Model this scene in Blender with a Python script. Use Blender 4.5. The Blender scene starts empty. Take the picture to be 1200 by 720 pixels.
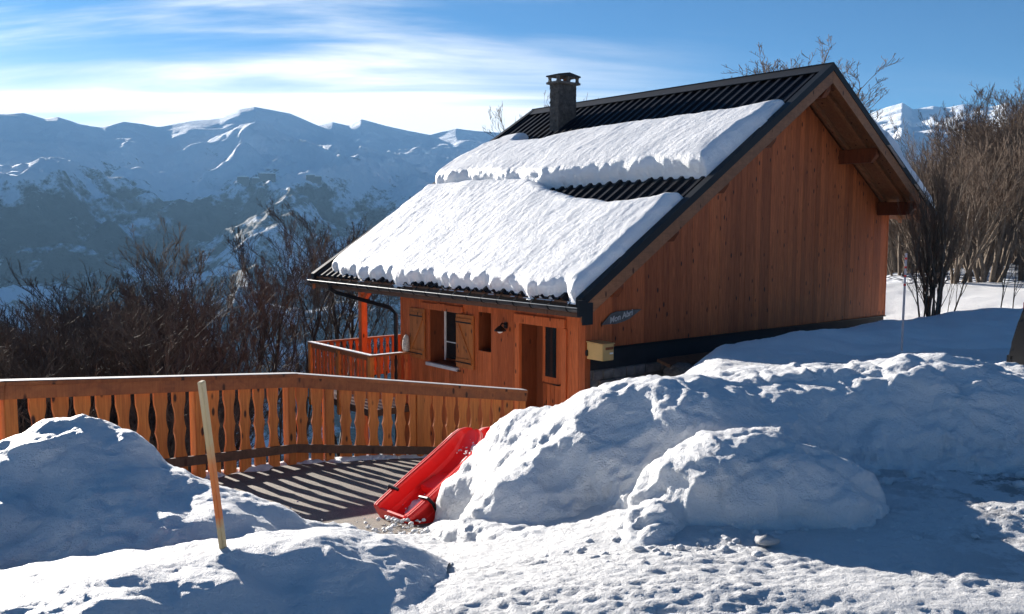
import bpy, bmesh, math, random
import numpy as np
from mathutils import Vector, Matrix
random.seed(7)
S = bpy.context.scene
COL = S.collection

# ------------------------------------------------------------------ camera, light, exposure
F_PX, PITCH, ROLL, CAM_H = 1044.917, .0897, .0027, 1.6
cam_data = bpy.data.cameras.new('camera')
cam = bpy.data.objects.new('camera', cam_data); COL.objects.link(cam); S.camera = cam
cam_data.sensor_width = 36; cam_data.lens = F_PX / 1200 * 36
cam_data.clip_start = .05; cam_data.clip_end = 40000
cam.matrix_world = (Matrix.Translation((0, 0, CAM_H)) @ Matrix.Rotation(math.pi/2 - PITCH, 4, 'X')
                    @ Matrix.Rotation(ROLL, 4, 'Z'))

SUN_AZ, SUN_EL = math.radians(-37), math.radians(14.5)      # azimuth from +Y towards +X
SUN_DIR = Vector((math.sin(SUN_AZ)*math.cos(SUN_EL), math.cos(SUN_AZ)*math.cos(SUN_EL), math.sin(SUN_EL)))
sun_data = bpy.data.lights.new('sun', 'SUN'); sun_data.energy = 5.0; sun_data.angle = math.radians(.5)
sun_data.color = (1.0, .93, .84)
sun = bpy.data.objects.new('sun', sun_data); COL.objects.link(sun)
sun.rotation_euler = SUN_DIR.to_track_quat('Z', 'Y').to_euler(); sun.location = (-40, 50, 30)

W = bpy.data.worlds.new('World'); S.world = W; W.use_nodes = True
wn, wl = W.node_tree.nodes, W.node_tree.links
wn.clear()
def N(nodes, typ, **kw):
    n = nodes.new(typ)
    for k, v in kw.items():
        if k in n.inputs.keys() if isinstance(k, str) else False: n.inputs[k].default_value = v
        else: setattr(n, k, v)
    return n
sky = N(wn, 'ShaderNodeTexSky', sky_type='NISHITA', sun_disc=False, sun_elevation=SUN_EL, sun_rotation=SUN_AZ,
        altitude=1500, air_density=1.0, dust_density=.25, ozone_density=2.2)
tc = N(wn, 'ShaderNodeTexCoord')
def wmath(op, a, b=None, clamp=False):
    n = N(wn, 'ShaderNodeMath', operation=op, use_clamp=clamp)
    for i, v in enumerate((a, b)):
        if v is None: continue
        if isinstance(v, (int, float)): n.inputs[i].default_value = v
        else: wl.new(v, n.inputs[i])
    return n.outputs[0]
def wramp(sock, a, b):
    n = N(wn, 'ShaderNodeMapRange', interpolation_type='SMOOTHSTEP')
    wl.new(sock, n.inputs[0]); n.inputs[1].default_value = a; n.inputs[2].default_value = b
    return n.outputs[0]
sep = N(wn, 'ShaderNodeSeparateXYZ'); wl.new(tc.outputs['Generated'], sep.inputs[0])
zz = wmath('ADD', wmath('MAXIMUM', sep.outputs[2], 0.0), .13)
comb = N(wn, 'ShaderNodeCombineXYZ')
wl.new(wmath('DIVIDE', sep.outputs[0], zz), comb.inputs[0]); wl.new(wmath('DIVIDE', sep.outputs[1], zz), comb.inputs[1])
mp = N(wn, 'ShaderNodeMapping'); wl.new(comb.outputs[0], mp.inputs[0])
mp.inputs['Rotation'].default_value = (0, 0, math.radians(-24)); mp.inputs['Scale'].default_value = (.30, 1.25, 1)
no = N(wn, 'ShaderNodeTexNoise'); wl.new(mp.outputs[0], no.inputs['Vector'])
no.inputs['Scale'].default_value = 1.3; no.inputs['Detail'].default_value = 9; no.inputs['Roughness'].default_value = .55
no.inputs['Distortion'].default_value = .5
mp2 = N(wn, 'ShaderNodeMapping'); wl.new(comb.outputs[0], mp2.inputs[0]); mp2.inputs['Scale'].default_value = (.32, .4, 1); mp2.inputs['Location'].default_value = (3.1, 1.7, 0)
no2 = N(wn, 'ShaderNodeTexNoise'); wl.new(mp2.outputs[0], no2.inputs['Vector']); no2.inputs['Scale'].default_value = 1.0; no2.inputs['Detail'].default_value = 3
dot = N(wn, 'ShaderNodeVectorMath', operation='DOT_PRODUCT'); wl.new(tc.outputs['Generated'], dot.inputs[0])
dot.inputs[1].default_value = (math.sin(SUN_AZ), math.cos(SUN_AZ), .05)
near = wramp(dot.outputs['Value'], .60, .93)              # cloud is thicker on the sun's side
zn = wmath('ADD', sep.outputs[2], wmath('MULTIPLY', wmath('SUBTRACT', no.outputs[0], .5), -.30))
low = wmath('MULTIPLY', wramp(zn, .215, .05), wramp(sep.outputs[2], -.08, .0))
streak = wramp(no.outputs[0], .46, .74)
dens = wmath('MULTIPLY', streak, wmath('ADD', .05, wmath('MULTIPLY', near, .70)))
bank_c = wmath('MULTIPLY', wmath('MULTIPLY', near, low), wramp(wmath('ADD', no.outputs[0], wmath('MULTIPLY', no2.outputs[0], .5)), .45, .78))
veil = wmath('MULTIPLY', wmath('MULTIPLY', wmath('MULTIPLY', near, wramp(sep.outputs[2], -.08, .0)), wramp(sep.outputs[2], .20, .03)), .95)
mask = wmath('MINIMUM', wmath('ADD', wmath('ADD', dens, veil), wmath('MULTIPLY', bank_c, 1.5)), 1.0)
skyc = N(wn, 'ShaderNodeMixRGB', blend_type='MULTIPLY'); skyc.inputs[0].default_value = 1
wl.new(sky.outputs[0], skyc.inputs[1]); skyc.inputs[2].default_value = (.165, .43, .66, 1)
mix = N(wn, 'ShaderNodeMixRGB'); wl.new(mask, mix.inputs[0]); wl.new(skyc.outputs[0], mix.inputs[1])
mix.inputs[2].default_value = (8.2, 8.1, 7.9, 1)
bg = N(wn, 'ShaderNodeBackground'); bg.inputs[1].default_value = .052
wl.new(mix.outputs[0], bg.inputs[0])
wo = N(wn, 'ShaderNodeOutputWorld'); wl.new(bg.outputs[0], wo.inputs[0])

vs = S.view_settings
vs.view_transform = 'Standard'; vs.look = 'None'; vs.exposure = 1.5; vs.gamma = 1; vs.use_curve_mapping = False
S.cycles.use_denoising = True
S.cycles.max_bounces = 6; S.cycles.diffuse_bounces = 4; S.cycles.volume_bounces = 0; S.cycles.transparent_max_bounces = 8
S.cycles.caustics_reflective = False; S.cycles.caustics_refractive = False

# ------------------------------------------------------------------ measuring helpers
def ray(x, y):
    a, b = x-600, y-360; c, s = math.cos(ROLL), math.sin(ROLL)
    px, py = c*a+s*b, -s*a+c*b
    X, U = px/F_PX, -py/F_PX
    return np.array([X, math.cos(PITCH)+U*math.sin(PITCH), -math.sin(PITCH)+U*math.cos(PITCH)])
def at(x, y, Y):                                            # the point Y metres ahead seen at a photo position
    d = ray(x, y); return np.array([0, 0, CAM_H]) + d*(Y/d[1])

# ------------------------------------------------------------------ noise
_rng = np.random.RandomState(11)
_P = _rng.permutation(512); _P = np.concatenate([_P, _P])
_G = _rng.normal(size=(512, 3)); _G /= np.linalg.norm(_G, axis=1)[:, None]
def pn(x, y, z=0.0, seed=0):
    x, y, z = np.broadcast_arrays(np.asarray(x, float)+seed*17.3, np.asarray(y, float)-seed*9.1, np.asarray(z, float))
    xi, yi, zi = np.floor(x).astype(np.int64), np.floor(y).astype(np.int64), np.floor(z).astype(np.int64)
    xf, yf, zf = x-xi, y-yi, z-zi
    u, v, w = [t*t*t*(t*(t*6-15)+10) for t in (xf, yf, zf)]
    out = 0
    for dx in (0, 1):
        a = _P[(xi+dx) & 511]
        for dy in (0, 1):
            b = _P[(a+yi+dy) & 511]
            for dz in (0, 1):
                g = _G[_P[(b+zi+dz) & 511]]
                d = g[..., 0]*(xf-dx)+g[..., 1]*(yf-dy)+g[..., 2]*(zf-dz)
                out = out + d*(u if dx else 1-u)*(v if dy else 1-v)*(w if dz else 1-w)
    return out*1.5
def fbm(x, y, z=0.0, o=4, seed=0, r=.5):
    t, a = 0, 1.
    for i in range(o):
        t = t + a*pn(x*2**i, y*2**i, np.asarray(z)*2**i, seed+i); a *= r
    return t
def billow(x, y, z=0.0, o=3, seed=0, r=.5):                  # rounded clods
    t, a = 0, 1.
    for i in range(o):
        t = t + a*(1-2.2*np.abs(pn(x*2**i, y*2**i, np.asarray(z)*2**i, seed+i))); a *= r
    return t
def clods_(x, y, z=None, seed=0):                             # broken chunks: (value of the nearest chunk, distance to the crease)
    x = np.asarray(x, float)+seed*3.7; y = np.asarray(y, float)-seed*5.3
    d3 = z is not None; z = (np.asarray(z, float)+seed*1.9) if d3 else 0*x
    xi, yi, zi = np.floor(x).astype(np.int64), np.floor(y).astype(np.int64), np.floor(z).astype(np.int64)
    f1 = np.full(x.shape, 9.); f2 = np.full(x.shape, 9.); val = np.zeros(x.shape)
    for dx in (-1, 0, 1):
        for dy in (-1, 0, 1):
            for dz in ((-1, 0, 1) if d3 else (0,)):
                cx, cy, cz = xi+dx, yi+dy, zi+dz
                h = _P[(_P[(_P[cx & 511]+cy) & 511]+cz) & 511]
                px = cx+.5+.45*_G[h, 0]; py = cy+.5+.45*_G[h, 1]; pz = (cz+.5+.45*_G[h, 2]) if d3 else 0
                d = np.sqrt((px-x)**2+(py-y)**2+((pz-z)**2 if d3 else 0))
                m = d < f1; f2 = np.where(m, f1, np.minimum(f2, d)); val = np.where(m, (h % 97)/97., val); f1 = np.where(m, d, f1)
    return val, f2-f1, f1
def ss(a, b, x):
    t = np.clip((x-a)/(b-a), 0, 1); return t*t*(3-2*t)

# ------------------------------------------------------------------ materials
MATS = {}
def mat(name):
    m = bpy.data.materials.new(name); m.use_nodes = True; nt = m.node_tree
    b = nt.nodes['Principled BSDF']; MATS[name] = m
    return m, nt.nodes, nt.links, b
def texco(n, l, kind='Object', scale=(1, 1, 1), rnd=False):
    t = n.new('ShaderNodeTexCoord'); mpn = n.new('ShaderNodeMapping'); mpn.inputs['Scale'].default_value = scale
    if rnd:
        oi = n.new('ShaderNodeObjectInfo'); mu = n.new('ShaderNodeMath'); mu.operation = 'MULTIPLY'; mu.inputs[1].default_value = 37.
        l.new(oi.outputs['Random'], mu.inputs[0]); ad = n.new('ShaderNodeVectorMath'); ad.operation = 'ADD'
        l.new(t.outputs[kind], ad.inputs[0]); l.new(mu.outputs[0], ad.inputs[1]); l.new(ad.outputs[0], mpn.inputs[0])
    else: l.new(t.outputs[kind], mpn.inputs[0])
    return mpn.outputs[0]
def noise(n, l, vec, scale, detail=5, rough=.55, dist=0):
    t = n.new('ShaderNodeTexNoise'); l.new(vec, t.inputs['Vector'])
    t.inputs['Scale'].default_value = scale; t.inputs['Detail'].default_value = detail
    t.inputs['Roughness'].default_value = rough; t.inputs['Distortion'].default_value = dist
    return t.outputs[0]
def ramp(n, l, sock, stops):
    r = n.new('ShaderNodeValToRGB'); l.new(sock, r.inputs[0]); e = r.color_ramp.elements
    while len(e) < len(stops): e.new(.5)
    for k, (p, c) in enumerate(stops):
        e[k].position = p; e[k].color = (c[0], c[1], c[2], 1) if not isinstance(c, (int, float)) else (c, c, c, 1)
    return r.outputs[0]
def mixc(n, l, fac, a, b, blend='MIX'):
    m = n.new('ShaderNodeMixRGB'); m.blend_type = blend
    for i, v in ((0, fac), (1, a), (2, b)):
        if isinstance(v, (int, float)): m.inputs[i].default_value = v
        elif isinstance(v, tuple): m.inputs[i].default_value = (*v, 1)
        else: l.new(v, m.inputs[i])
    return m.outputs[0]
def bump(n, l, b, h, strength, dist, prev=None):
    u = n.new('ShaderNodeBump'); u.inputs['Strength'].default_value = strength; u.inputs['Distance'].default_value = dist
    l.new(h, u.inputs['Height'])
    if prev is not None: l.new(prev, u.inputs['Normal'])
    l.new(u.outputs[0], b.inputs['Normal']); return u.outputs[0]

def snow_mat(name, grain=.03, col=(.87, .87, .87), dirt=0.0, gscale=26):
    m, n, l, b = mat(name)
    v = texco(n, l)
    c = ramp(n, l, noise(n, l, v, 1.7, 4), [(.3, tuple(x*.94 for x in col)), (.7, col)])
    if dirt > 0:
        d = ramp(n, l, noise(n, l, v, 3.1, 8, .72), [(.50, 0.), (.56, 1.)])
        sx = n.new('ShaderNodeSeparateXYZ'); l.new(v, sx.inputs[0])
        rx = n.new('ShaderNodeMapRange'); l.new(sx.outputs[0], rx.inputs[0]); rx.inputs[1].default_value = 1.9; rx.inputs[2].default_value = 3.6
        mu = n.new('ShaderNodeMath'); mu.operation = 'MULTIPLY'; l.new(d, mu.inputs[0]); ry = n.new('ShaderNodeMapRange'); l.new(sx.outputs[1], ry.inputs[0]); ry.inputs[1].default_value = 7.4; ry.inputs[2].default_value = 6.6; m2 = n.new('ShaderNodeMath'); m2.operation = 'MULTIPLY'; l.new(rx.outputs[0], m2.inputs[0]); l.new(ry.outputs[0], m2.inputs[1]); l.new(m2.outputs[0], mu.inputs[1])
        c = mixc(n, l, mu.outputs[0], c, (.13, .12, .115))
    l.new(c, b.inputs['Base Color']); b.inputs['Roughness'].default_value = .55
    b.inputs['Specular IOR Level'].default_value = .35
    p1 = bump(n, l, b, noise(n, l, v, gscale, 6, .7), .9, grain)
    bump(n, l, b, noise(n, l, v, gscale*4.2, 4, .7), .8, grain*.3, p1)
    return m
M_SNOW = snow_mat('snow')
M_ROAD = snow_mat('packed_road_snow', .045, dirt=1.0, gscale=22)
M_ROOFSNOW = snow_mat('roof_snow', .018, gscale=20)

def wood_mat(name, dark, light, knot=(.06, .018, .008), scale=(9, 9, .9), rough=.6, var=.45, dirty=0.0):
    m, n, l, b = mat(name)
    v = texco(n, l, 'Object', scale, rnd=True)
    v1 = texco(n, l, 'Object', (1, 1, 1), rnd=True)
    g = noise(n, l, v, 2.2, 6, .6, 1.4)
    c = ramp(n, l, g, [(.28, dark), (.72, light)])
    fine = noise(n, l, texco(n, l, 'Object', (60, 60, 2.2), rnd=True), 1.5, 3, .6)
    c = mixc(n, l, .35, c, ramp(n, l, fine, [(.3, .45), (.7, 1.1)]), 'MULTIPLY')
    vo = n.new('ShaderNodeTexVoronoi'); l.new(texco(n, l, 'Object', (7, 7, 3.0), rnd=True), vo.inputs['Vector']); vo.inputs['Scale'].default_value = 1.0
    kn = ramp(n, l, vo.outputs['Distance'], [(.10, 1.), (.17, 0.)])
    c = mixc(n, l, kn, c, knot)
    oi = n.new('ShaderNodeObjectInfo')
    c = mixc(n, l, 1., c, ramp(n, l, oi.outputs['Random'], [(0, (1-var, 1-var*1.1, 1-var*1.2)), (.5, (.92, .9, .9)), (1, (1.12, 1.1, 1.05))]), 'MULTIPLY')
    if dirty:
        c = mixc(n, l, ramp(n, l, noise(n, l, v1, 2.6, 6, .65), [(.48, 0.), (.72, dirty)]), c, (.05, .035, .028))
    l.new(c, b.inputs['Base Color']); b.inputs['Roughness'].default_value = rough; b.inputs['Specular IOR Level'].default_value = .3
    bump(n, l, b, fine, .35, .004)
    return m
M_CLAD = wood_mat('larch_cladding', (.38, .088, .026), (.68, .180, .055), var=.30)
M_FENCE = wood_mat('fence_wood', (.52, .14, .028), (.76, .26, .055), rough=.55, var=.2)
M_RAIL = wood_mat('rail_wood', (.26, .075, .026), (.42, .14, .045), scale=(3, 3, 3), var=.15, dirty=.35)
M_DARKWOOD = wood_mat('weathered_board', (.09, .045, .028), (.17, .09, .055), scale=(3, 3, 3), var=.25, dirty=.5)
M_BARGE = wood_mat('barge_board_wood', (.24, .10, .045), (.38, .17, .08), scale=(2, 6, 6), var=.1, dirty=.3)
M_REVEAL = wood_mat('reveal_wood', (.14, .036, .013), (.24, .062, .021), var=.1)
M_SHUT = wood_mat('shutter_wood', (.36, .115, .030), (.52, .185, .052), var=.15)

def flat_mat(name, col, rough=.5, metal=0, var=.12, nscale=8, bmp=0, spec=.5, bscale=40):
    m, n, l, b = mat(name); v = texco(n, l)
    c = ramp(n, l, noise(n, l, v, nscale, 5, .6), [(.3, tuple(x*(1-var) for x in col)), (.7, tuple(min(1, x*(1+var)) for x in col))])
    l.new(c, b.inputs['Base Color']); b.inputs['Roughness'].default_value = rough; b.inputs['Metallic'].default_value = metal
    b.inputs['Specular IOR Level'].default_value = spec
    if bmp: bump(n, l, b, noise(n, l, v, bscale, 5, .6), .8, bmp)
    return m
M_ROOF = flat_mat('dark_roof_metal', (.006, .006, .009), .5, 0, .3, 3, spec=.22)
M_FLASH = flat_mat('black_flashing', (.007, .009, .012), .5, 0, .25, 4, spec=.25)
M_CAPM = flat_mat('ridge_metal', (.018, .018, .020), .5, 0, .25, 2, spec=.3)
M_GUT = flat_mat('zinc_gutter', (.10, .11, .12), .35, .7, .25, 6)
M_STONE = flat_mat('grey_stone', (.17, .155, .14), .85, 0, .4, 7, .02)
M_CHST = flat_mat('dark_chimney_stone', (.075, .068, .062), .8, 0, .5, 12, .01)
M_CONC = flat_mat('chimney_concrete', (.12, .11, .10), .85, 0, .2, 9, .004)
M_BLACK = flat_mat('black_membrane', (.012, .012, .014), .75, 0, .3, 5)
M_GLASS = flat_mat('dark_window_glass', (.012, .018, .022), .06, 0, .2, 1, spec=.6)
M_DARKIN = flat_mat('dark_interior', (.02, .014, .01), .8)
M_IRON = flat_mat('black_iron', (.015, .014, .014), .45, .3)
M_RED = flat_mat('red_plastic', (.88, .022, .018), .42, 0, .08, 5, .001, .5, 60)
M_YEL = flat_mat('beige_mailbox_paint', (.62, .40, .15), .5, 0, .08, 6)
M_WHITE = flat_mat('white_paint', (.75, .74, .72), .6)
M_SILL = flat_mat('pale_sill', (.52, .50, .48), .7, 0, .12, 8)
M_SLATE = flat_mat('grey_slate', (.11, .105, .10), .7, 0, .4, 9, .006)
M_OWL = flat_mat('mottled_pale_grey', (.42, .38, .33), .8, 0, .5, 30, .004)
M_BARK = flat_mat('grey_brown_bark', (.10, .078, .060), .9, 0, .45, 9, .01)
M_BARKD = flat_mat('dark_bark', (.050, .038, .031), .9, 0, .45, 9, .01)
M_TWIG = flat_mat('brown_twig', (.085, .062, .047), .85, 0, .4, 3)
M_TWIGR = flat_mat('reddish_twig', (.098, .062, .043), .85, 0, .4, 3)
M_TYRE = flat_mat('black_rubber', (.018, .018, .019), .7, 0, .2, 9)
M_CARP = flat_mat('black_car_paint', (.006, .006, .008), .25, 0, .1, 2, spec=.4)
M_TAIL = flat_mat('red_lens', (.35, .02, .02), .2)
M_FARB = flat_mat('far_building_wall', (.16, .13, .11), .8, 0, .15, .02)
M_CLAY = flat_mat('clay_flue', (.40, .14, .06), .7)

def orange_pole():
    m, n, l, b = mat('stake_paint'); v = texco(n, l); s = n.new('ShaderNodeSeparateXYZ'); l.new(v, s.inputs[0])
    sc = n.new('ShaderNodeMath'); sc.operation = 'ADD'; l.new(s.outputs[2], sc.inputs[0])
    nm = n.new('ShaderNodeMath'); nm.operation = 'MULTIPLY'; nm.inputs[1].default_value = .08; l.new(noise(n, l, v, 30, 4), nm.inputs[0]); l.new(nm.outputs[0], sc.inputs[1])
    f = ramp(n, l, sc.outputs[0], [(0, (.58, .42, .20)), (.23, (.62, .44, .22)), (.28, (.85, .20, .04)), (.52, (.88, .26, .06)), (.62, (.72, .50, .24)), (.97, (.70, .54, .32))])
    l.new(f, b.inputs['Base Color']); b.inputs['Roughness'].default_value = .6
    return m
M_STAKE = orange_pole()

def asphalt():
    m, n, l, b = mat('gritty_asphalt'); v = texco(n, l)
    c = ramp(n, l, noise(n, l, v, 2.2, 6, .65), [(.3, (.10, .078, .060)), (.7, (.19, .155, .125))])
    g = noise(n, l, v, 85, 3, .6)
    c = mixc(n, l, .8, c, ramp(n, l, g, [(.36, .35), (.62, 1.5)]), 'MULTIPLY')
    vo = n.new('ShaderNodeTexVoronoi'); l.new(v, vo.inputs['Vector']); vo.inputs['Scale'].default_value = 34
    c = mixc(n, l, ramp(n, l, vo.outputs['Distance'], [(.12, .8), (.2, 0.)]), c, (.30, .25, .20))
    l.new(c, b.inputs['Base Color']); b.inputs['Roughness'].default_value = .8
    bump(n, l, b, g, .8, .006)
    return m
M_ASPH = asphalt()

def terrain_mat():
    m, n, l, b = mat('mountain_snow_and_forest'); v = texco(n, l)
    geo = n.new('ShaderNodeNewGeometry'); s = n.new('ShaderNodeSeparateXYZ'); l.new(v, s.inputs[0])
    at_ = n.new('ShaderNodeAttribute'); at_.attribute_name = 'forest'
    big = noise(n, l, v, .0016, 8, .62, .4); fine = noise(n, l, v, .009, 8, .74)
    a = n.new('ShaderNodeMath'); a.operation = 'MULTIPLY_ADD'; l.new(fine, a.inputs[0]); a.inputs[1].default_value = 1.0; l.new(big, a.inputs[2])
    a2 = n.new('ShaderNodeMath'); a2.operation = 'ADD'; l.new(a.outputs[0], a2.inputs[0]); l.new(at_.outputs['Fac'], a2.inputs[1])
    f = ramp(n, l, a2.outputs[0], [(.0, 0.), (1., 1.)])
    mr = n.new('ShaderNodeMapRange'); l.new(a2.outputs[0], mr.inputs[0]); mr.inputs[1].default_value = 1.19; mr.inputs[2].default_value = 1.29
    c = mixc(n, l, mr.outputs[0], (.82, .85, .90), ramp(n, l, fine, [(.3, (.010, .014, .014)), (.7, (.030, .030, .028))]))
    l.new(c, b.inputs['Base Color']); b.inputs['Roughness'].default_value = .8; b.inputs['Specular IOR Level'].default_value = .1
    bump(n, l, b, noise(n, l, v, .006, 10, .68), 1., 60)
    return m
M_TERR = terrain_mat()

# ------------------------------------------------------------------ mesh helpers
class MB:
    def __init__(s): s.v = []; s.f = []
    def add(s, vs, fs):
        o = len(s.v); s.v += [tuple(map(float, p)) for p in vs]; s.f += [tuple(i+o for i in f) for f in fs]; return s
    def box(s, x0, x1, y0, y1, z0, z1):
        return s.add([(x0,y0,z0),(x1,y0,z0),(x1,y1,z0),(x0,y1,z0),(x0,y0,z1),(x1,y0,z1),(x1,y1,z1),(x0,y1,z1)],
                     [(0,3,2,1),(4,5,6,7),(0,1,5,4),(1,2,6,5),(2,3,7,6),(3,0,4,7)])
    def hexa(s, p8): return s.add(p8, [(0,3,2,1),(4,5,6,7),(0,1,5,4),(1,2,6,5),(2,3,7,6),(3,0,4,7)])
    def beam(s, a, b, w, h, up=(0, 0, 1)):                    # a box from a to b, w wide, h high
        a, b, up = np.array(a, float), np.array(b, float), np.array(up, float)
        d = b-a; d /= np.linalg.norm(d); r = np.cross(d, up); r /= np.linalg.norm(r); u = np.cross(r, d)
        c = [a-r*w/2-u*h/2, a+r*w/2-u*h/2, b+r*w/2-u*h/2, b-r*w/2-u*h/2]
        return s.hexa(c + [p+u*h for p in c])
    def tube(s, pts, rads, k=6, cap=True):
        pts = [np.array(p, float) for p in pts]; n = len(pts); vs = []
        if isinstance(rads, (int, float)): rads = [rads]*n
        for i, p in enumerate(pts):
            d = pts[min(i+1, n-1)]-pts[max(i-1, 0)]; d /= (np.linalg.norm(d)+1e-9)
            q = np.array([0, 0, 1.]) if abs(d[2]) < .9 else np.array([1., 0, 0])
            r = np.cross(d, q); r /= np.linalg.norm(r); u = np.cross(r, d)
            for j in range(k):
                a = 2*math.pi*j/k; vs.append(p+rads[i]*(math.cos(a)*r+math.sin(a)*u))
        fs = [(i*k+j, (i+1)*k+j, (i+1)*k+(j+1) % k, i*k+(j+1) % k) for i in range(n-1) for j in range(k)]
        if cap: fs += [tuple(range(k)), tuple((n-1)*k+j for j in reversed(range(k)))]
        return s.add(vs, fs)
    def prism(s, poly, axis, a, b):                           # poly in the two other axes, extruded along axis from a to b
        def P(q, t): return {'x': (t, q[0], q[1]), 'y': (q[0], t, q[1]), 'z': (q[0], q[1], t)}[axis]
        n = len(poly)
        return s.add([P(q, a) for q in poly]+[P(q, b) for q in poly],
                     [tuple(range(n)), tuple(reversed(range(n, 2*n)))]+[(i, (i+1) % n, n+(i+1) % n, n+i) for i in range(n)])
    def mesh(s, name, m, smooth=False, bevel=0, fix=True):
        me = bpy.data.meshes.new(name); me.from_pydata(s.v, [], s.f); me.validate()
        if fix or bevel:
            bm = bmesh.new(); bm.from_mesh(me)
            if fix: bmesh.ops.recalc_face_normals(bm, faces=bm.faces)
            if bevel: bmesh.ops.bevel(bm, geom=bm.edges[:], offset=bevel, segments=2, affect='EDGES', clamp_overlap=True)
            bm.to_mesh(me); bm.free()
        me.materials.append(m)
        if smooth: me.polygons.foreach_set('use_smooth', [True]*len(me.polygons))
        me.update(); return me
    def build(s, name, m, parent=None, smooth=False, bevel=0, loc=None):
        return put(name, s.mesh(name, m, smooth, bevel), parent, loc)
def put(name, me, parent=None, loc=None):
    o = bpy.data.objects.new(name, me); COL.objects.link(o)
    if parent: o.parent = parent
    if loc is not None: o.location = loc
    return o
def tag(o, label=None, cat=None, group=None, kind=None):
    if label: o['label'] = label
    if cat: o['category'] = cat
    if group: o['group'] = group
    if kind: o['kind'] = kind
    return o
def thing(name, label, cat, loc=(0, 0, 0), rz=0, group=None):
    o = bpy.data.objects.new(name, None); COL.objects.link(o); o.location = loc; o.rotation_euler = (0, 0, rz)
    o.empty_display_size = .2
    return tag(o, label, cat, group)
def grid_mesh(name, P, m, keep=None, closed_u=False, smooth=True):
    nr, nc = P.shape[:2]; idx = np.arange(nr*nc).reshape(nr, nc)
    a, b, c, d = idx[:-1, :-1], idx[:-1, 1:], idx[1:, 1:], idx[1:, :-1]
    q = np.stack([a, b, c, d], -1).reshape(-1, 4)
    if keep is not None: q = q[(keep[:-1, :-1] | keep[:-1, 1:] | keep[1:, 1:] | keep[1:, :-1]).reshape(-1)]
    used = np.unique(q); remap = np.full(nr*nc, -1); remap[used] = np.arange(len(used)); q = remap[q]
    V = P.reshape(-1, 3)[used]
    me = bpy.data.meshes.new(name); me.vertices.add(len(V)); me.vertices.foreach_set('co', V.astype(np.float32).ravel())
    me.loops.add(q.size); me.loops.foreach_set('vertex_index', q.astype(np.int32).ravel())
    me.polygons.add(len(q)); me.polygons.foreach_set('loop_start', np.arange(0, q.size, 4, dtype=np.int32))
    me.polygons.foreach_set('loop_total', np.full(len(q), 4, dtype=np.int32))
    me.polygons.foreach_set('use_smooth', np.full(len(q), smooth, dtype=bool))
    me.update(calc_edges=True); me.validate(); me.materials.append(m); return me, used
def normals(P):
    du = np.gradient(P, axis=1); dv = np.gradient(P, axis=0); n = np.cross(du, dv)
    n /= np.linalg.norm(n, axis=-1, keepdims=True)+1e-12
    n[n[..., 2] < 0] *= -1; return n

# ------------------------------------------------------------------ the lie of the land
C0 = np.array([1.1266, 13.6]); YAW = .6787
HU = np.array([-math.sin(YAW), math.cos(YAW)]); HV = np.array([math.cos(YAW), math.sin(YAW)])
FA, FB, FE = (-4.24, 7.3), (-2.48, 10.0), (.17, 12.0)          # the fence
FZ = (-6.6, 3.5)
EDGE = np.array([(-60, -70), (-12, -6), FZ, FA, FB, FE, (1.1, 13.6), (3, 17), (6, 24), (16, 34), (60, 78), (500, 620), (5000, 6500)], float)
def edge_dist(X, Y):
    best = np.full(np.shape(X), 1e9); side = np.ones(np.shape(X))
    for a, b in zip(EDGE[:-1], EDGE[1:]):
        d = b-a; L2 = d@d; t = np.clip(((X-a[0])*d[0]+(Y-a[1])*d[1])/L2, 0, 1)
        qx, qy = X-a[0]-t*d[0], Y-a[1]-t*d[1]; r = np.hypot(qx, qy); cr = d[0]*qy-d[1]*qx
        m = r < best-1e-9; best = np.where(m, r, best); side = np.where(m, np.sign(cr), side)
    return best*side                                          # positive on the valley side
GY = np.array([-30, 0, 3, 4.4, 5.5, 6.3, 7, 8, 10, 11, 12, 13.5, 30]); GZ = np.array([0, .02, -.02, -.20, -.42, -.58, -.71, -.87, -1.10, -1.28, -1.62, -1.98, -2.0])
def base_h(X, Y):
    X = np.asarray(X, float); Y = np.asarray(Y, float)
    g = np.interp(Y, GY, GZ)
    g = g + 0*X
    sg = (np.interp(Y-.35, GY, GZ)+np.interp(Y+.35, GY, GZ)+g)/3
    hx = (X-C0[0])*HV[0]+(Y-C0[1])*HV[1]; hy = (X-C0[0])*HU[0]+(Y-C0[1])*HU[1]      # house frame
    wall = np.clip(-hy, 0, 50)                                                       # metres in front of the gable
    plat = 0.03*np.sin(X*.7+1)*np.cos(Y*.5) - .56*(1-ss(.1, 3.2, wall))*(1-ss(9.5, 14, hx))*ss(-3, 0, hx)
    plat = plat - .35*ss(12, 18, Y)*(1-ss(22, 30, Y))*(1-ss(9, 15, X)) 
    plat = plat + .10*np.clip(X-22, 0, 60)*ss(22, 40, X) - .02*np.clip(Y-60, 0, 200)
    xb = .35+(Y-5)*.235
    m = ss(-.9, .9, X-xb)
    h = sg*(1-m)+plat*m
    d = edge_dist(X, Y); dp = np.clip(d, 0, None)
    drop = .18*ss(0, .5, dp)+.28*np.clip(dp-.3, 0, 2.5)+.52*np.clip(dp-2.8, 0, 90)+.42*np.clip(dp-92.8, 0, 1200)
    return h-drop*ss(-.2, .2, d)

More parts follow.
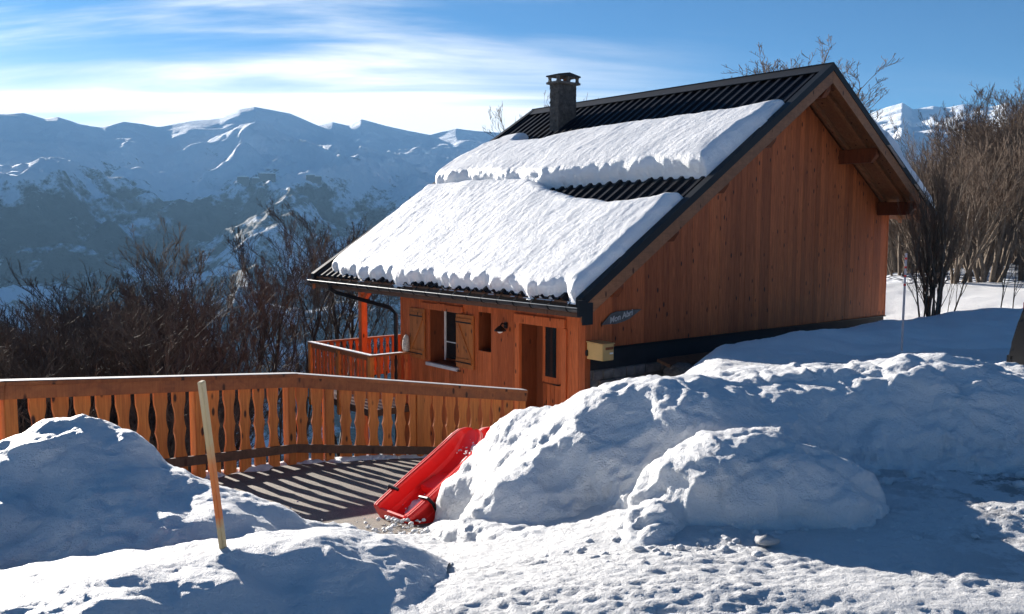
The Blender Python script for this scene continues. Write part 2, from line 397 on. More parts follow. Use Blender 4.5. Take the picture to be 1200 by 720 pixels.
# bare asphalt between the ploughed piles
BARE = np.array([(-.62, 5.75), (-1.1, 5.7), (-1.7, 6.1), (-2.3, 7.1), (-2.95, 7.6), (-3.75, 8.0), (-2.5, 9.85), (.1, 11.8), (1.2, 13.4), (.6, 10), (-.2, 8), (-.55, 7)])
def poly_sd(X, Y, P):
    best = np.full(np.shape(X), 1e9); inside = np.zeros(np.shape(X), bool)
    for i in range(len(P)):
        a, b = P[i], P[(i+1) % len(P)]; d = b-a; t = np.clip(((X-a[0])*d[0]+(Y-a[1])*d[1])/(d@d), 0, 1)
        best = np.minimum(best, np.hypot(X-a[0]-t*d[0], Y-a[1]-t*d[1]))
        c = (a[1] > Y) != (b[1] > Y)
        with np.errstate(divide='ignore', invalid='ignore'): xx = (b[0]-a[0])*(Y-a[1])/(b[1]-a[1]+1e-12)+a[0]
        inside ^= c & (X < xx)
    return np.where(inside, best, -best)

# near ground: one fine sheet of trodden and ploughed snow
def near_ground():
    ys = [1.2]
    while ys[-1] < 26: ys.append(ys[-1]+max(.010, .0036*ys[-1]))
    ys = np.array(ys); xs = []
    x = -14.
    while x < 17: 
        xs.append(x); ax = abs(x-1.)
        x += .020 if -4.5 < x < 6 else (.05 if -8 < x < 10 else .12)
    X, Y = np.meshgrid(np.array(xs), ys)
    B = base_h(X, Y); sd = poly_sd(X, Y, BARE) + .16*fbm(X*2.2, Y*2.2, 0, 4, 3)
    thick = .055-.11*ss(-.14, .10, sd)
    rough = 1-ss(-.3, .0, sd)
    d = edge_dist(X, Y); calm = ss(-1, .6, d)+ss(10, 13, Y); calm = np.clip(calm, 0, 1)
    v1, e1, g1 = clods_(X*7, Y*7, None, 2); v2, e2, g2 = clods_(X*15, Y*15, None, 5)
    patch = ss(-.5, .4, fbm(X*.9, Y*1.6, 0, 3, 60))
    rd = lambda a, b, q: np.clip(1-2.6*np.abs(fbm(X*a, Y*b, 0, 3, q, .55)), -.3, 1)
    crumbs = .006*rd(4.2, 7.5, 25)*patch+.008*rd(10, 15, 26)*(.4+.6*patch)+.004*(v2*ss(0, .4, e2))+.006*v1*ss(.1, .4, e1)*patch
    lump = .018*fbm(X*1.2, Y*2.8, 0, 3, 5) + .006*fbm(X*5.2, Y*7.5, 0, 3, 8, .6) + crumbs
    tracks = .020*np.sin((Y*1.0+.16*X)*5.2+1.6*pn(X*.5, Y*.9, 0, 31))*ss(2.2, 3.0, Y)*(1-ss(4.3, 5.2, Y))
    Z = B+thick+rough*(1-calm*.75)*(lump*.95+tracks*.9)+calm*.05*fbm(X*.6, Y*.6, 0, 3, 9)
    Z = Z-.03*ss(2.0, 3.4, X)*(1-calm)*np.clip(fbm(X*2, Y*2.4, 0, 4, 40)+.1, 0, 1)
    hx = (X-C0[0])*HV[0]+(Y-C0[1])*HV[1]; hy = (X-C0[0])*HU[0]+(Y-C0[1])*HU[1]
    P = np.stack([X, Y, Z], -1)
    me, _ = grid_mesh('snow_ground', P, M_ROAD); o = put('snow_ground', me); tag(o, kind='structure')
    # asphalt: its own sheet just under the thin snow
    xs = np.arange(-4.6, 2.2, .07); ys2 = np.arange(5.4, 14.2, .07); X, Y = np.meshgrid(xs, ys2)
    dd = edge_dist(X, Y)
    P = np.stack([X, Y, base_h(X, Y)+.004*fbm(X*3, Y*3)], -1); keep = dd < -.02
    me, _ = grid_mesh('driveway', P, M_ASPH, keep); tag(put('driveway', me), kind='structure')
near_ground()

# mountains and valley: one polar sheet from the near ground out to the horizon
PROF = [(-2200, 185), (-1200, 150), (-600, 175), (-300, 150), (-150, 160), (-60, 145), (0, 138), (35, 137), (60, 143), (75, 141), (100, 149), (125, 153), (150, 146), (190, 152), (225, 146), (262, 142), (285, 132), (302, 129), (322, 132),
        (342, 136), (375, 150), (392, 146), (410, 150), (425, 143), (450, 149), (480, 156), (505, 160), (535, 153), (560, 156), (590, 158), (640, 150), (720, 160), (850, 150), (950, 150), (1010, 135),
        (1030, 128), (1050, 122), (1062, 130), (1085, 126), (1100, 128), (1120, 124), (1150, 127), (1170, 122), (1200, 128), (1300, 115), (1700, 140), (2600, 180)]
def ridge_r(A): return (7500+700*np.sin(A*5+1.2))*(1-ss(.05, .3, A))+9400*ss(.05, .3, A)
def warp_r(A, R): return np.where(R > 1500, 1500+(R-1500)*(ridge_r(A)-1500)/(RIDGE_ROW-1500), R)
RIDGE_ROW = 8000.
def build_terrain():
    pa = np.array([math.atan2((x-600), 1045) for x, y in PROF])
    pe = np.array([(266-y)/math.hypot(1045, x-600) for x, y in PROF])
    az = np.unique(np.concatenate([np.linspace(-math.pi, -.72, 60), np.linspace(-.72, .02, 620), np.linspace(.02, .34, 60), np.linspace(.34, .62, 200), np.linspace(.62, math.pi, 60)]))
    r = np.concatenate([[.01, .6, 1.2, 2], np.geomspace(3, 1500, 80), np.linspace(1560, 8000, 230), np.linspace(8060, 14000, 24)])
    A, R = np.meshgrid(az, r)
    RR = ridge_r(A); R = warp_r(A, R); X, Y = R*np.sin(A), R*np.cos(A)
    near = base_h(X, Y)
    near = near+ss(60, 400, R)*14*fbm(X/90, Y/90, 0, 3, 50)*ss(0, 60, edge_dist(X, Y))
    near = np.maximum(near, -570)
    inr = (X > -13.4) & (X < 16.4) & (Y > 1.6) & (Y < 25.4)
    near = near-np.where(inr, .8, 0.02)
    elev = np.interp(A, pa, pe); HR = RR*elev+CAM_H
    jag = fbm(A*22, 0*A+3, 0, 2, 61)*6
    R0 = 1900.
    t = np.clip((R-R0)/(RR-R0), 0, None)
    crag = ss(.25, .35, A)
    rid = 1-2*np.abs(fbm(X/1500, Y/1500, 0, 5, 70, .5)); rid2 = 1-2*np.abs(fbm(X/520, Y/520, 0, 5, 75, .52)); soft = fbm(X/2300, Y/2300, 0, 2, 77)
    env = (4*np.clip(t, 0, 1)*(1-np.clip(t, 0, 1)))**.6*(1-np.clip(t, 0, 1)**7)
    tc_ = np.clip(t, 0, 1); prof = tc_+.058*np.sin(2*math.pi*(2.3*tc_+.9*fbm(X/2600, Y/2600, 0, 3, 97)))*(1-tc_)**.4*ss(0, .2, tc_)+.016*np.sin(2*math.pi*(6.1*tc_+1.2*fbm(X/1300, Y/1300, 0, 3, 98)))*(1-tc_)**.4
    prof = np.where(A < .2, np.sign(prof)*np.abs(prof)**(1.22+.1*np.sin(A*9)), prof); hi = -570+(HR+570+jag)*prof + env*((265*ss(.12, .5, t)+110*crag)*(rid-.45)+(46+90*crag)*(rid2-.4)+60*soft+(120-60*crag)*(.5-1.6*np.abs(pn(A*6.5+.35*np.sin(R/1300), R/5200, 0, 93)))) + 12*(1-tc_)*fbm(X/160, Y/160, 0, 3, 79)
    sd_ = np.interp(t, [0, .4, .8, .92, 1], [300, 170, 95, 55, 0])
    cap = CAM_H+R*elev-sd_
    k_ = 25.*np.clip(1-t, 0, 1)**.5+.3; hi = np.where(t < .99995, -k_*np.logaddexp(-hi/k_, -cap/k_), HR+jag-(t-1)*1500)
    amt = ss(1500, 2000, R)
    Z = near*(1-amt)+hi*amt
    dv = edge_dist(X, Y)
    forest = np.where(R < 1700, ss(4, 9, dv)*.9, 0)
    forest = np.where(R < 1700, np.where(dv > 4, forest, -1.), np.clip(.18-(Z-200)/980, -.24, .32)+.20*fbm(X/800, Y/800, 0, 4, 90))
    P = np.stack([X, Y, Z], -1)
    me, used = grid_mesh('mountain_terrain', P, M_TERR)
    a = me.attributes.new('forest', 'FLOAT', 'POINT'); a.data.foreach_set('value', forest.reshape(-1)[used].astype(np.float32))
    tag(put('mountain_terrain', me), kind='structure')
    return az, r, Z
TAZ, TR, TZ = build_terrain()
def terr_z(X, Y):
    R, A = math.hypot(X, Y), math.atan2(X, Y)
    if R > 1500: R = 1500+(R-1500)*(RIDGE_ROW-1500)/(float(ridge_r(np.array(A)))-1500)
    i = min(max(np.searchsorted(TR, R)-1, 0), len(TR)-2); j = min(max(np.searchsorted(TAZ, A)-1, 0), len(TAZ)-2)
    u = (R-TR[i])/(TR[i+1]-TR[i]); v = (A-TAZ[j])/(TAZ[j+1]-TAZ[j])
    return float((TZ[i, j]*(1-v)+TZ[i, j+1]*v)*(1-u)+(TZ[i+1, j]*(1-v)+TZ[i+1, j+1]*v)*u)

# ------------------------------------------------------------------ ploughed snow banks
def pile(name, label, crests, x0, x1, y0, y1, step, seed, amp=1.0, clods=1.0, cat='snow bank', chunk=1.0):
    """crests: list of polylines; each vertex (X, Y, z_top, front width, back width)."""
    X, Y = np.meshgrid(np.arange(x0, x1, step), np.arange(y0, y1, step)); B = base_h(X, Y); H = np.full(X.shape, -.12)
    for cr in crests:
        cr = np.array(cr, float); exp = 2.0
        for a, b in zip(cr[:-1], cr[1:]):
            d = (b-a)[:2]; t = np.clip(((X-a[0])*d[0]+(Y-a[1])*d[1])/(d@d+1e-9), 0, 1)
            cx, cy = a[0]+t*d[0], a[1]+t*d[1]; zt = a[2]+t*(b-a)[2]; wf = a[3]+t*(b-a)[3]; wb = a[4]+t*(b-a)[4]
            dx, dy = X-cx, Y-cy; dist = np.hypot(dx, dy)
            fr = ss(-.4, .4, -dy/(dist+.05)); w = wf*fr+wb*(1-fr)
            w = w*(1+.16*pn(X*1.3, Y*1.3, 0, seed+5)+.08*pn(X*4, Y*4, 0, seed+6))
            u = np.clip(dist/w, 0, 1.25)
            top = zt-base_h(cx, cy)
            pr = np.where(u < 1, (1-u**exp)**1.0, -(u-1)*.8)
            hh = top*pr
            k = .05; m = np.maximum(H, hh); H = m+k*np.exp(-np.abs(H-hh)/k)*.35*(np.minimum(H, hh) > .02)
    P = np.stack([X, Y, B+H], -1); n = normals(P); on = ss(.0, .16, H)
    x, y, z = P[..., 0], P[..., 1], P[..., 2]
    d = amp*(.10*fbm(x*1.5, y*1.5, z*1.7, 3, seed, .45)+.018*(billow(x*2.6, y*2.6, z*2.9, 2, seed+3, .4)-.9))
    lo = ss(.45, .05, H/np.maximum(H.max(), .1))
    d = d+clods*((.014+.034*lo)*(billow(x*8, y*8, z*9, 2, seed+9, .55)-.7)*ss(.0, .5, fbm(x*1.1, y*1.1, z, 2, seed+12)+lo*.7) + .011*fbm(x*9, y*9, z*11, 4, seed+14, .62))
    wx, wy, wz = x+.12*fbm(x*3, y*3, z*3, 2, seed+30), y+.12*fbm(x*3, y*3, z*3, 2, seed+31), z
    v1, e1, _ = clods_(wx*3.2, wy*3.2, wz*3.2, seed % 7); v2, e2, _ = clods_(wx*8, wy*8, wz*8, seed % 5); v3, e3, _ = clods_(wx*19, wy*19, wz*19, seed % 3)
    pt = ss(-.3, .35, fbm(x*.9, y*.9, z, 2, seed+33)+.5*lo)
    d = d+chunk*(.050*(v1-.4)*ss(0, .25, e1)*(.35+.65*pt)+.018*(v2-.4)*ss(0, .3, e2)*(.15+.85*pt)+.006*(v3-.4)*ss(0, .3, e3))
    P = P+n*(d*on)[..., None]
    me, _ = grid_mesh(name, P, M_SNOW, H > -.05); return tag(put(name, me), label, cat)

def cv(x, y, Y, wf, wb, dz=0): p = at(x, y, Y); return (p[0], p[1], p[2]+dz, wf, wb)
pile('snow_bank', 'large ploughed snow bank in front of the chalet, sled leaning on its left end',
     [[cv(582, 502, 7.0, .36, .32), cv(615, 482, 6.65, .72, .6), cv(690, 462, 6.2, 1.0, .9), cv(765, 452, 6.1, 1.05, 1.1), cv(800, 459, 6.2, .95, 1.0), cv(850, 462, 6.4, .9, 1.)],
      [cv(655, 503, 5.9, .55, .6), cv(610, 548, 5.75, .45, .5)],
      [cv(560, 612, 5.4, .22, .4), cv(640, 632, 4.9, .2, .4), cv(715, 655, 4.65, .2, .3)],
      [cv(790, 462, 6.6, 1.1, 1.2), cv(830, 451, 6.6, 1.15, 1.2), cv(898, 441, 6.6, 1.1, 1.3), cv(967, 431, 6.6, 1.1, 1.3), cv(1040, 436, 6.6, 1.0, 1.3), cv(1104, 422, 6.6, 1.1, 1.3), cv(1160, 434, 6.7, 1.1, 1.2), cv(1200, 446, 6.8, 1.1, 1.0), cv(1270, 470, 6.9, 1.0, .7)],
      [cv(890, 490, 6.1, .5, .7), cv(940, 500, 5.9, .45, .7)], [cv(1050, 505, 5.9, .4, .6), cv(1090, 535, 5.75, .3, .5)]],
     -1.1, 6.2, 3.8, 9.2, .017, 100, amp=.70, clods=.8, chunk=1.15)
pile('snow_mound', 'rounded block of ploughed snow with a lit crumbly edge in front of the long bank',
     [[cv(788, 540, 4.95, .22, .25), cv(830, 512, 5.0, .42, .40), cv(885, 506, 5.0, .52, .40), cv(935, 522, 5.0, .50, .40), cv(968, 556, 5.0, .34, .35), cv(990, 590, 4.95, .2, .25)],
      [cv(765, 588, 4.7, .20, .25), cv(752, 640, 4.4, .14, .2)]],
     .3, 2.7, 3.9, 5.9, .012, 140, amp=.65, clods=.9, cat='snow mound', chunk=1.5)
pile('snow_pile', 'tall snow pile at the far left hiding part of the fence, nearest the orange stake',
     [[cv(-70, 640, 4.6, 1.2, .8), cv(-20, 588, 4.9, 1.1, .8), cv(35, 535, 5.1, 1.2, .6), cv(82, 498, 5.2, 1.0, .4), cv(125, 500, 5.2, .85, .4), cv(152, 530, 5.2, 1.1, .5), cv(185, 552, 5.2, 1.4, .5), cv(235, 583, 5.25, 1.4, .5), cv(290, 608, 5.4, 1.2, .45), cv(345, 630, 5.5, .8, .35)],
      [cv(150, 545, 5.0, .7, .7), cv(195, 588, 4.7, 1.0, .8), cv(262, 630, 4.5, 1.1, .7), cv(345, 662, 4.4, .9, .4)],
      [cv(60, 515, 5.15, .3, .3), cv(95, 492, 5.15, .26, .25), cv(112, 497, 5.15, .22, .22)]],
     -5.6, -.5, 2.3, 7.2, .017, 180, amp=.62, clods=.55, cat='snow pile', chunk=1.15)
pile('snow_pile', 'low smooth snow pile filling the lower left corner, the orange stake stands in it',
     [[cv(-60, 705, 3.3, .8, 1.2), cv(50, 698, 3.4, .7, 1.2), cv(137, 682, 3.5, .6, 1.2), cv(233, 655, 3.85, .55, 1.3), cv(300, 643, 4.05, .55, 1.2), cv(346, 645, 4.05, .50, .9), cv(388, 664, 3.95, .42, .6), cv(428, 696, 3.8, .35, .4), cv(446, 725, 3.6, .3, .3)]],
     -3.6, -.3, 1.9, 5.4, .013, 220, amp=.55, clods=.5, cat='snow pile', chunk=.4)
pile('snow_heap', 'small snow heap at the left picture edge against the fence pickets', [[cv(-60, 520, 6.3, .5, .4), cv(12, 528, 6.4, .4, .3)]], -5.5, -3.0, 5.6, 7.2, .025, 260, amp=.4, cat='snow heap')
# drift behind the bank, banked against the plinth of the gable
pile('snow_drift', 'smooth shaded snow drift lying along the foot of the gable wall',
     [[(3.05, 11.9, -.02, 1.2, 1.5), (4.2, 12.4, .12, 1.6, 1.8), (6.0, 13.6, .16, 2.2, 2.0), (8.0, 14.9, .22, 2.4, 1.6), (10.4, 15.8, .30, 2.4, 1.4), (13, 16.3, .30, 2.2, 1.4)],
      [(9.6, 13.2, .12, 1.2, 1.0), (11.5, 14, .2, 1.2, 1.)]],
     1.4, 15.6, 9.0, 18.6, .05, 300, amp=.55, clods=.25, cat='snow drift', chunk=.15)

# ------------------------------------------------------------------ CHALET
HOUSE = dict(t_r=5.2017, z_r=4.492, sl=.6423)
TW, SW = 8.87, 5.3                                        # gable width, length of the long wall
EL, ER = -.867, 9.24; SF, SBK = -.842, 7.43
def zr(t): return 4.492-.6423*abs(t-5.2017)
chalet = thing('chalet', 'small wooden alpine chalet with steep dark metal roof half covered in snow', 'chalet', (C0[0], C0[1], 0), YAW)
UND = .20                                                  # roof build-up
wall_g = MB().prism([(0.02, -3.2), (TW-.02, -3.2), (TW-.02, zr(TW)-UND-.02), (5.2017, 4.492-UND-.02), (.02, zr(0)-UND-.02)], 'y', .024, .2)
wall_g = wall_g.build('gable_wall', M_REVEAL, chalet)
wb = .146; k = 0; t = 0.0
while t < TW-.01:
    t1 = min(t+wb, TW); g = .0035; pr = random.uniform(0, .004); a, b = t+g/2, t1-g/2
    za, zb = zr(a)-UND-.005, zr(b)-UND-.005
    top = [(a, za), (b, zb)]
    if a < 5.2017 < b: top = [(a, za), (5.2017, 4.492-UND-.005), (b, zb)]
    m = MB().prism([(b, -.28), (a, -.28)]+top, 'y', -.0-pr, .021); m.build('plank', M_CLAD, wall_g); t = t1
# long wall with deep openings
OPEN = {'door': (.50, 1.56, -2.05, .0), 'win': (3.38, 4.31, -.98, .03), 'small': (2.37, 2.75, -.59, .10)}
zt = zr(0)-UND-.02
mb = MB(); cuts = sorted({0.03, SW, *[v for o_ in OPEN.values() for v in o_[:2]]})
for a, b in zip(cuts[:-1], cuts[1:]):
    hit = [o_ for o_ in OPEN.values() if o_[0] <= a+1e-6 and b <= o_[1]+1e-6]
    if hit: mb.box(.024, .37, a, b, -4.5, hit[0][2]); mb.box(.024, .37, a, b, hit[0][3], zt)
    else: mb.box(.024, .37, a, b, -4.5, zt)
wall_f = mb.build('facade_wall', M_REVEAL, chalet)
s = 0.0
while s < SW-.01:
    s1 = min(s+wb, SW); a, b = s+.002, s1-.002; pr = random.uniform(0, .004)
    spans = [(a, b, -3.4, zt)]
    for (o0, o1, z0, z1) in OPEN.values():
        new = []
        for (p, q, y0, y1) in spans:
            if q <= o0 or p >= o1 or y1 <= z0 or y0 >= z1: new.append((p, q, y0, y1)); continue
            if p < o0: new.append((p, o0, y0, y1))
            if q > o1: new.append((o1, q, y0, y1))
            pp, qq = max(p, o0), min(q, o1)
            if y0 < z0: new.append((pp, qq, y0, z0))
            if y1 > z1: new.append((pp, qq, z1, y1))
        spans = new
    for (p, q, y0, y1) in spans:
        if q-p > .006: MB().box(-pr, .021, p, q, y0, y1).build('plank', M_CLAD, wall_f)
    s = s1
# remaining walls (terrace end and far side), seen only from elsewhere
MB().box(.2, TW-.02, SW-.2, SW-.02, -4.5, zt).prism([(.37, zt), (TW-.37, zt), (5.2, 4.492-UND-.05)], 'y', SW-.2, SW-.02).build('end_wall', M_CLAD, chalet)
MB().box(TW-.2, TW-.022, .2, SW-.2, -4.5, zr(TW)-UND-.03).build('side_wall', M_CLAD, chalet)
MB().box(-.012, .10, -.012, .0-.0005, -3.2, zt-.02).box(-.012, -.0005, 0, .11, -3.2, zt-.02).build('corner_board', M_CLAD, chalet)
MB().box(TW+.0, TW+.03, -.012, .12, -.3, zr(TW)-UND-.03).build('corner_board', M_CLAD, chalet)
MB().box(-.012, .11, SW, SW+.03, -3.4, zt-.02).build('corner_board', M_CLAD, chalet)
# plinth
MB().box(.012, TW-.005, .004, .0235, -.62, -.283).build('damp_membrane', M_BLACK, chalet)
MB().box(.0, TW+.02, -.045, .02, -.300, -.283).build('drip_flashing', M_FLASH, chalet)
# stone base under the membrane
stone_wall = MB().box(.13, TW-.03, .012, .0232, -3.2, -.62).build('stone_base', M_STONE, chalet)
zc = -.63; row = 0
while zc > -1.25:
    hgt = random.uniform(.10, .16); t = .14+random.uniform(0, .2)
    while t < 2.2:
        w_ = random.uniform(.18, .38); pr = random.uniform(.005, .05)
        MB().box(t, t+w_-.012, -pr, .011, zc-hgt+.012, zc).build('stone', M_STONE, stone_wall, bevel=.008); t += w_
    zc -= hgt

# ---- roof
def roof_pt(t, s, off=0):                                  # a point off metres above the sheet, measured square to it
    n = np.array([.6423, 0, 1.]) if t > 5.2017 else np.array([-.6423, 0, 1.])
    n /= np.linalg.norm(n); return np.array([t, s, zr(t)])+n*off
roof = MB()
for (ta, tb) in ((EL, 5.2017), (5.2017, ER)):
    sgn = -1 if ta == EL else 1
    nx = np.array([sgn*.6423, 0, 1.]); nx /= np.linalg.norm(nx)
    prof = []
    s = SF+.06; pitch = .232
    while s < SBK-.06:
        for ds, hh in ((0, 0), (.12, 0), (.145, .042), (.205, .042)):
            if s+ds < SBK-.05: prof.append((s+ds, hh))
        s += pitch
    prof = [(SF+.02, 0)]+prof+[(SBK-.02, 0)]
    n = len(prof); vs_ = []
    for t_ in (ta, tb):
        zz_ = 4.492-.6423*abs(t_-5.2017)
        for (s_, hh) in prof: vs_.append(np.array([t_, s_, zz_])+nx*(hh-.045))
    for t_ in (ta, tb):
        zz_ = 4.492-.6423*abs(t_-5.2017)
        for (s_, hh) in prof: vs_.append(np.array([t_, s_, zz_])+nx*(hh-.049))
    fs = [(i, i+1, n+i+1, n+i) for i in range(n-1)]+[(2*n+i, 3*n+i, 3*n+i+1, 2*n+i+1) for i in range(n-1)]
    fs += [(i, 2*n+i, 2*n+i+1, i+1) for i in range(n-1)]+[(n+i, n+i+1, 3*n+i+1, 3*n+i) for i in range(n-1)]
    roof.add(vs_, fs)
roof_o = roof.build('roof_sheet', M_ROOF, chalet)
# roof deck under the sheets (seen from below as boards)
def slab(t0, t1, s0, s1, o0, o1):                           # a sloping slab between two offsets below the roof surface (vertical)
    return MB().hexa([(t0, s0, zr(t0)+o0), (t1, s0, zr(t1)+o0), (t1, s1, zr(t1)+o0), (t0, s1, zr(t0)+o0),
                      (t0, s0, zr(t0)+o1), (t1, s0, zr(t1)+o1), (t1, s1, zr(t1)+o1), (t0, s1, zr(t0)+o1)])
soffit = MB(); d1 = slab(EL+.03, 5.2, SF+.05, SBK-.05, -.13, -.07); soffit.add(d1.v, d1.f); d2 = slab(5.204, ER-.03, SF+.05, SBK-.05, -.13, -.07); soffit.add(d2.v, d2.f)
soffit_o = soffit.build('roof_deck', M_BARGE, chalet)
# soffit boards under the gable overhang, laid along the ridge direction
for (ta, tb) in ((5.25, ER-.04), (EL+.05, 5.15)):
    n = int(abs(tb-ta)/.16)
    for i in range(n):
        a = ta+(tb-ta)*i/n; b = ta+(tb-ta)*(i+1)/n-.006
        q = slab(a, b, SF+.06, -.004, -.150, -.132); q.build('soffit_board', M_BARGE, soffit_o)
# rafters under the overhang
for s_ in (-.12, -.52):
    for (ta, tb) in ((5.21, ER-.06), (EL+.06, 5.19)):
        q = slab(ta, tb, s_-.035, s_+.035, -.235, -.152); q.build('rafter', M_BARGE, chalet)
# ridge capping
cap_ = MB()
for sgn in (-1, 1):
    a, b = 5.2017+sgn*.006, 5.2017+sgn*.23
    za, zb = 4.492+.030, 4.492+.022-.6423*.23
    cap_.hexa([(a, SF-.02, za-.012), (b, SF-.02, zb-.012), (b, SBK+.02, zb-.012), (a, SBK+.02, za-.012), (a, SF-.02, za), (b, SF-.02, zb), (b, SBK+.02, zb), (a, SBK+.02, za)])
cap_.box(5.18, 5.223, SF-.021, SBK+.021, 4.50, 4.535)
cap_.build('ridge_cap', M_CAPM, chalet)
# verge flashing and barge boards
for (sa, sb, nm) in ((SF-.03, SF+.10, 'f'), (SBK-.10, SBK+.03, 'b')):
    for (ta, tb) in ((EL-.03, 5.2), (5.2034, ER+.03)):
        q = slab(ta, tb, sa, sb, -.10, .035); q.build('verge_flashing', M_FLASH, chalet)
        q = slab(ta+.02 if ta < 5 else ta, tb-.02 if tb > 6 else tb, sa+.012 if nm == 'f' else sb-.045, sa+.045 if nm == 'f' else sb-.012, -.32, -.102); q.build('barge_board', M_BARGE, chalet)
# purlins
for tp in (-.05, 1.15, 2.35, 3.6, 5.2017, 6.95, 8.5):
    zt_ = (zr(tp)-.24) - (.0 if tp != 5.2017 else .05)
    if tp == -.05: zt_ -= .03
    MB().prism([(SF+.06, zt_), (SF+.06, zt_-.14), (SF+.16, zt_-.27), (SBK-.1, zt_-.27), (SBK-.1, zt_)], 'x', tp-.07, tp+.07).build('purlin', M_REVEAL, chalet, bevel=.006)
# eaves
MB().box(EL+.03, EL+.055, SF+.05, SBK-.05, zr(EL)-.27, zr(EL)-.075).build('fascia_board', M_DARKWOOD, chalet)
nb = 9
for i in range(nb):                                          # boards closing the eaves from below
    a = EL+.06+(.84-.0)*i/nb; b = EL+.06+.84*(i+1)/nb-.006
    slab(a, b, .0, SW, -.168, -.150).build('soffit_board', M_CLAD, soffit_o)
for i in range(12):
    s_ = .15+i*.66
    slab(EL+.06, -.004 if s_ < SW else 2.0, s_-.04, s_+.04, -.26, -.17).build('rafter', M_CLAD, chalet)
# gutter along the long eaves
gt, gz = EL-.035, zr(EL)-.125
gm = MB(); ks = 9
vs_ = []
for sgx in (SF-.02, SBK+.05):
    for rr in (.066, .058):
        for i in range(ks):
            a = math.pi+math.pi*i/(ks-1); vs_.append((gt+rr*math.cos(a), sgx, gz+rr*math.sin(a)))
fs = []
for i in range(ks-1): fs += [(i, i+1, 2*ks+i+1, 2*ks+i), (ks+i, 3*ks+i, 3*ks+i+1, ks+i+1), (i, ks+i, ks+i+1, i+1), (2*ks+i, 2*ks+i+1, 3*ks+i+1, 3*ks+i)]
fs += [(0, 2*ks, 3*ks, ks), (ks-1, 2*ks-1, 4*ks-1, 3*ks-1)]
gm.add(vs_, fs); gm.tube([(gt-.066, SF-.02, gz+.004), (gt-.066, SBK+.05, gz+.004)], .009, 6)
gut = gm.build('gutter', M_GUT, chalet)
br_ = MB()
for i in range(8):
    a0, a1 = math.pi+math.pi*i/8, math.pi+math.pi*(i+1)/8
    p = [(gt+r_*math.cos(a), gz+r_*math.sin(a)) for r_, a in ((.074, a0), (.074, a1), (.067, a1), (.067, a0))]
    br_.prism(p, 'y', -.014, .014)
br_.beam((gt-.07, 0, gz+.008), (gt+.10, .05, gz+.085), .02, .006)
brm = br_.mesh('gutter_bracket', M_FLASH)
for i in range(21): put('bracket', brm, gut, (0, -.62+i*.40, 0))
MB().box(gt-.085, gt+.075, SF-.065, SF-.021, gz-.11, gz+.115).build('gutter_end_cover', M_FLASH, chalet)
MB().box(EL-.03, EL+.16, SF-.052, SF-.028, zr(EL)-.36, zr(EL)-.05).build('verge_end_plate', M_FLASH, chalet)
MB().tube([(gt, 6.6, gz-.05), (gt, 6.6, gz-.14), (gt+.12, 6.55, gz-.22), (-.14, 5.52, -.02), (-.07, 5.42, -.14), (-.07, 5.40, -3.0)], .042, 8).build('downpipe', M_FLASH, chalet, smooth=False)

# chimney
chim_stone = MB().box(4.075, 4.60, 5.215, 5.485, 3.4, 4.79).build('chimney', M_CHST, chalet)
z = 3.75
while z < 4.78:
    hgt = min(random.uniform(.05, .09), 4.79-z)
    for (ax, lo, hi_) in (('s', 5.20, 5.50), ('t', 4.06, 4.615)):
        q = lo
        while q < hi_-.02:
            w_ = min(random.uniform(.09, .2), hi_-q); pr = random.uniform(.004, .022)
            if hi_-(q+w_) < .05: w_ = hi_-q
            if ax == 's': m = MB().box(4.075-pr, 4.076, q, q+w_-.005, z, z+hgt-.005)
            else: m = MB().box(q, q+w_-.005, 5.215-pr*.6, 5.2155, z+.001, z+hgt-.004)
            m.build('stone', M_CHST, chim_stone); q += w_
    z += hgt
MB().box(4.0, 4.68, 5.14, 5.56, 4.79, 4.84).build('chimney_ledge', M_CONC, chalet, bevel=.008)
MB().prism([(4.0, 4.955), (4.68, 4.955), (4.68, 4.985), (4.34, 5.045), (4.0, 4.985)], 'y', 5.14, 5.56).build('chimney_cap', M_IRON, chalet)
cpil = MB().prism([(4.02, 4.84), (4.09, 4.84), (4.072, 4.885), (4.072, 4.91), (4.09, 4.955), (4.02, 4.955), (4.038, 4.91), (4.038, 4.885)], 'y', 5.17, 5.24).mesh('cap_pillar', M_CONC)
for dx, dy in ((0, 0), (.285, 0), (.57, 0), (0, .28), (.57, .28), (.285, .28)): put('cap_pillar', cpil, chalet, (dx, dy, 0))
MB().tube([(4.42, 5.35, 4.82), (4.42, 5.35, 4.93)], .07, 12).build('flue_pot', M_CLAY, chalet)

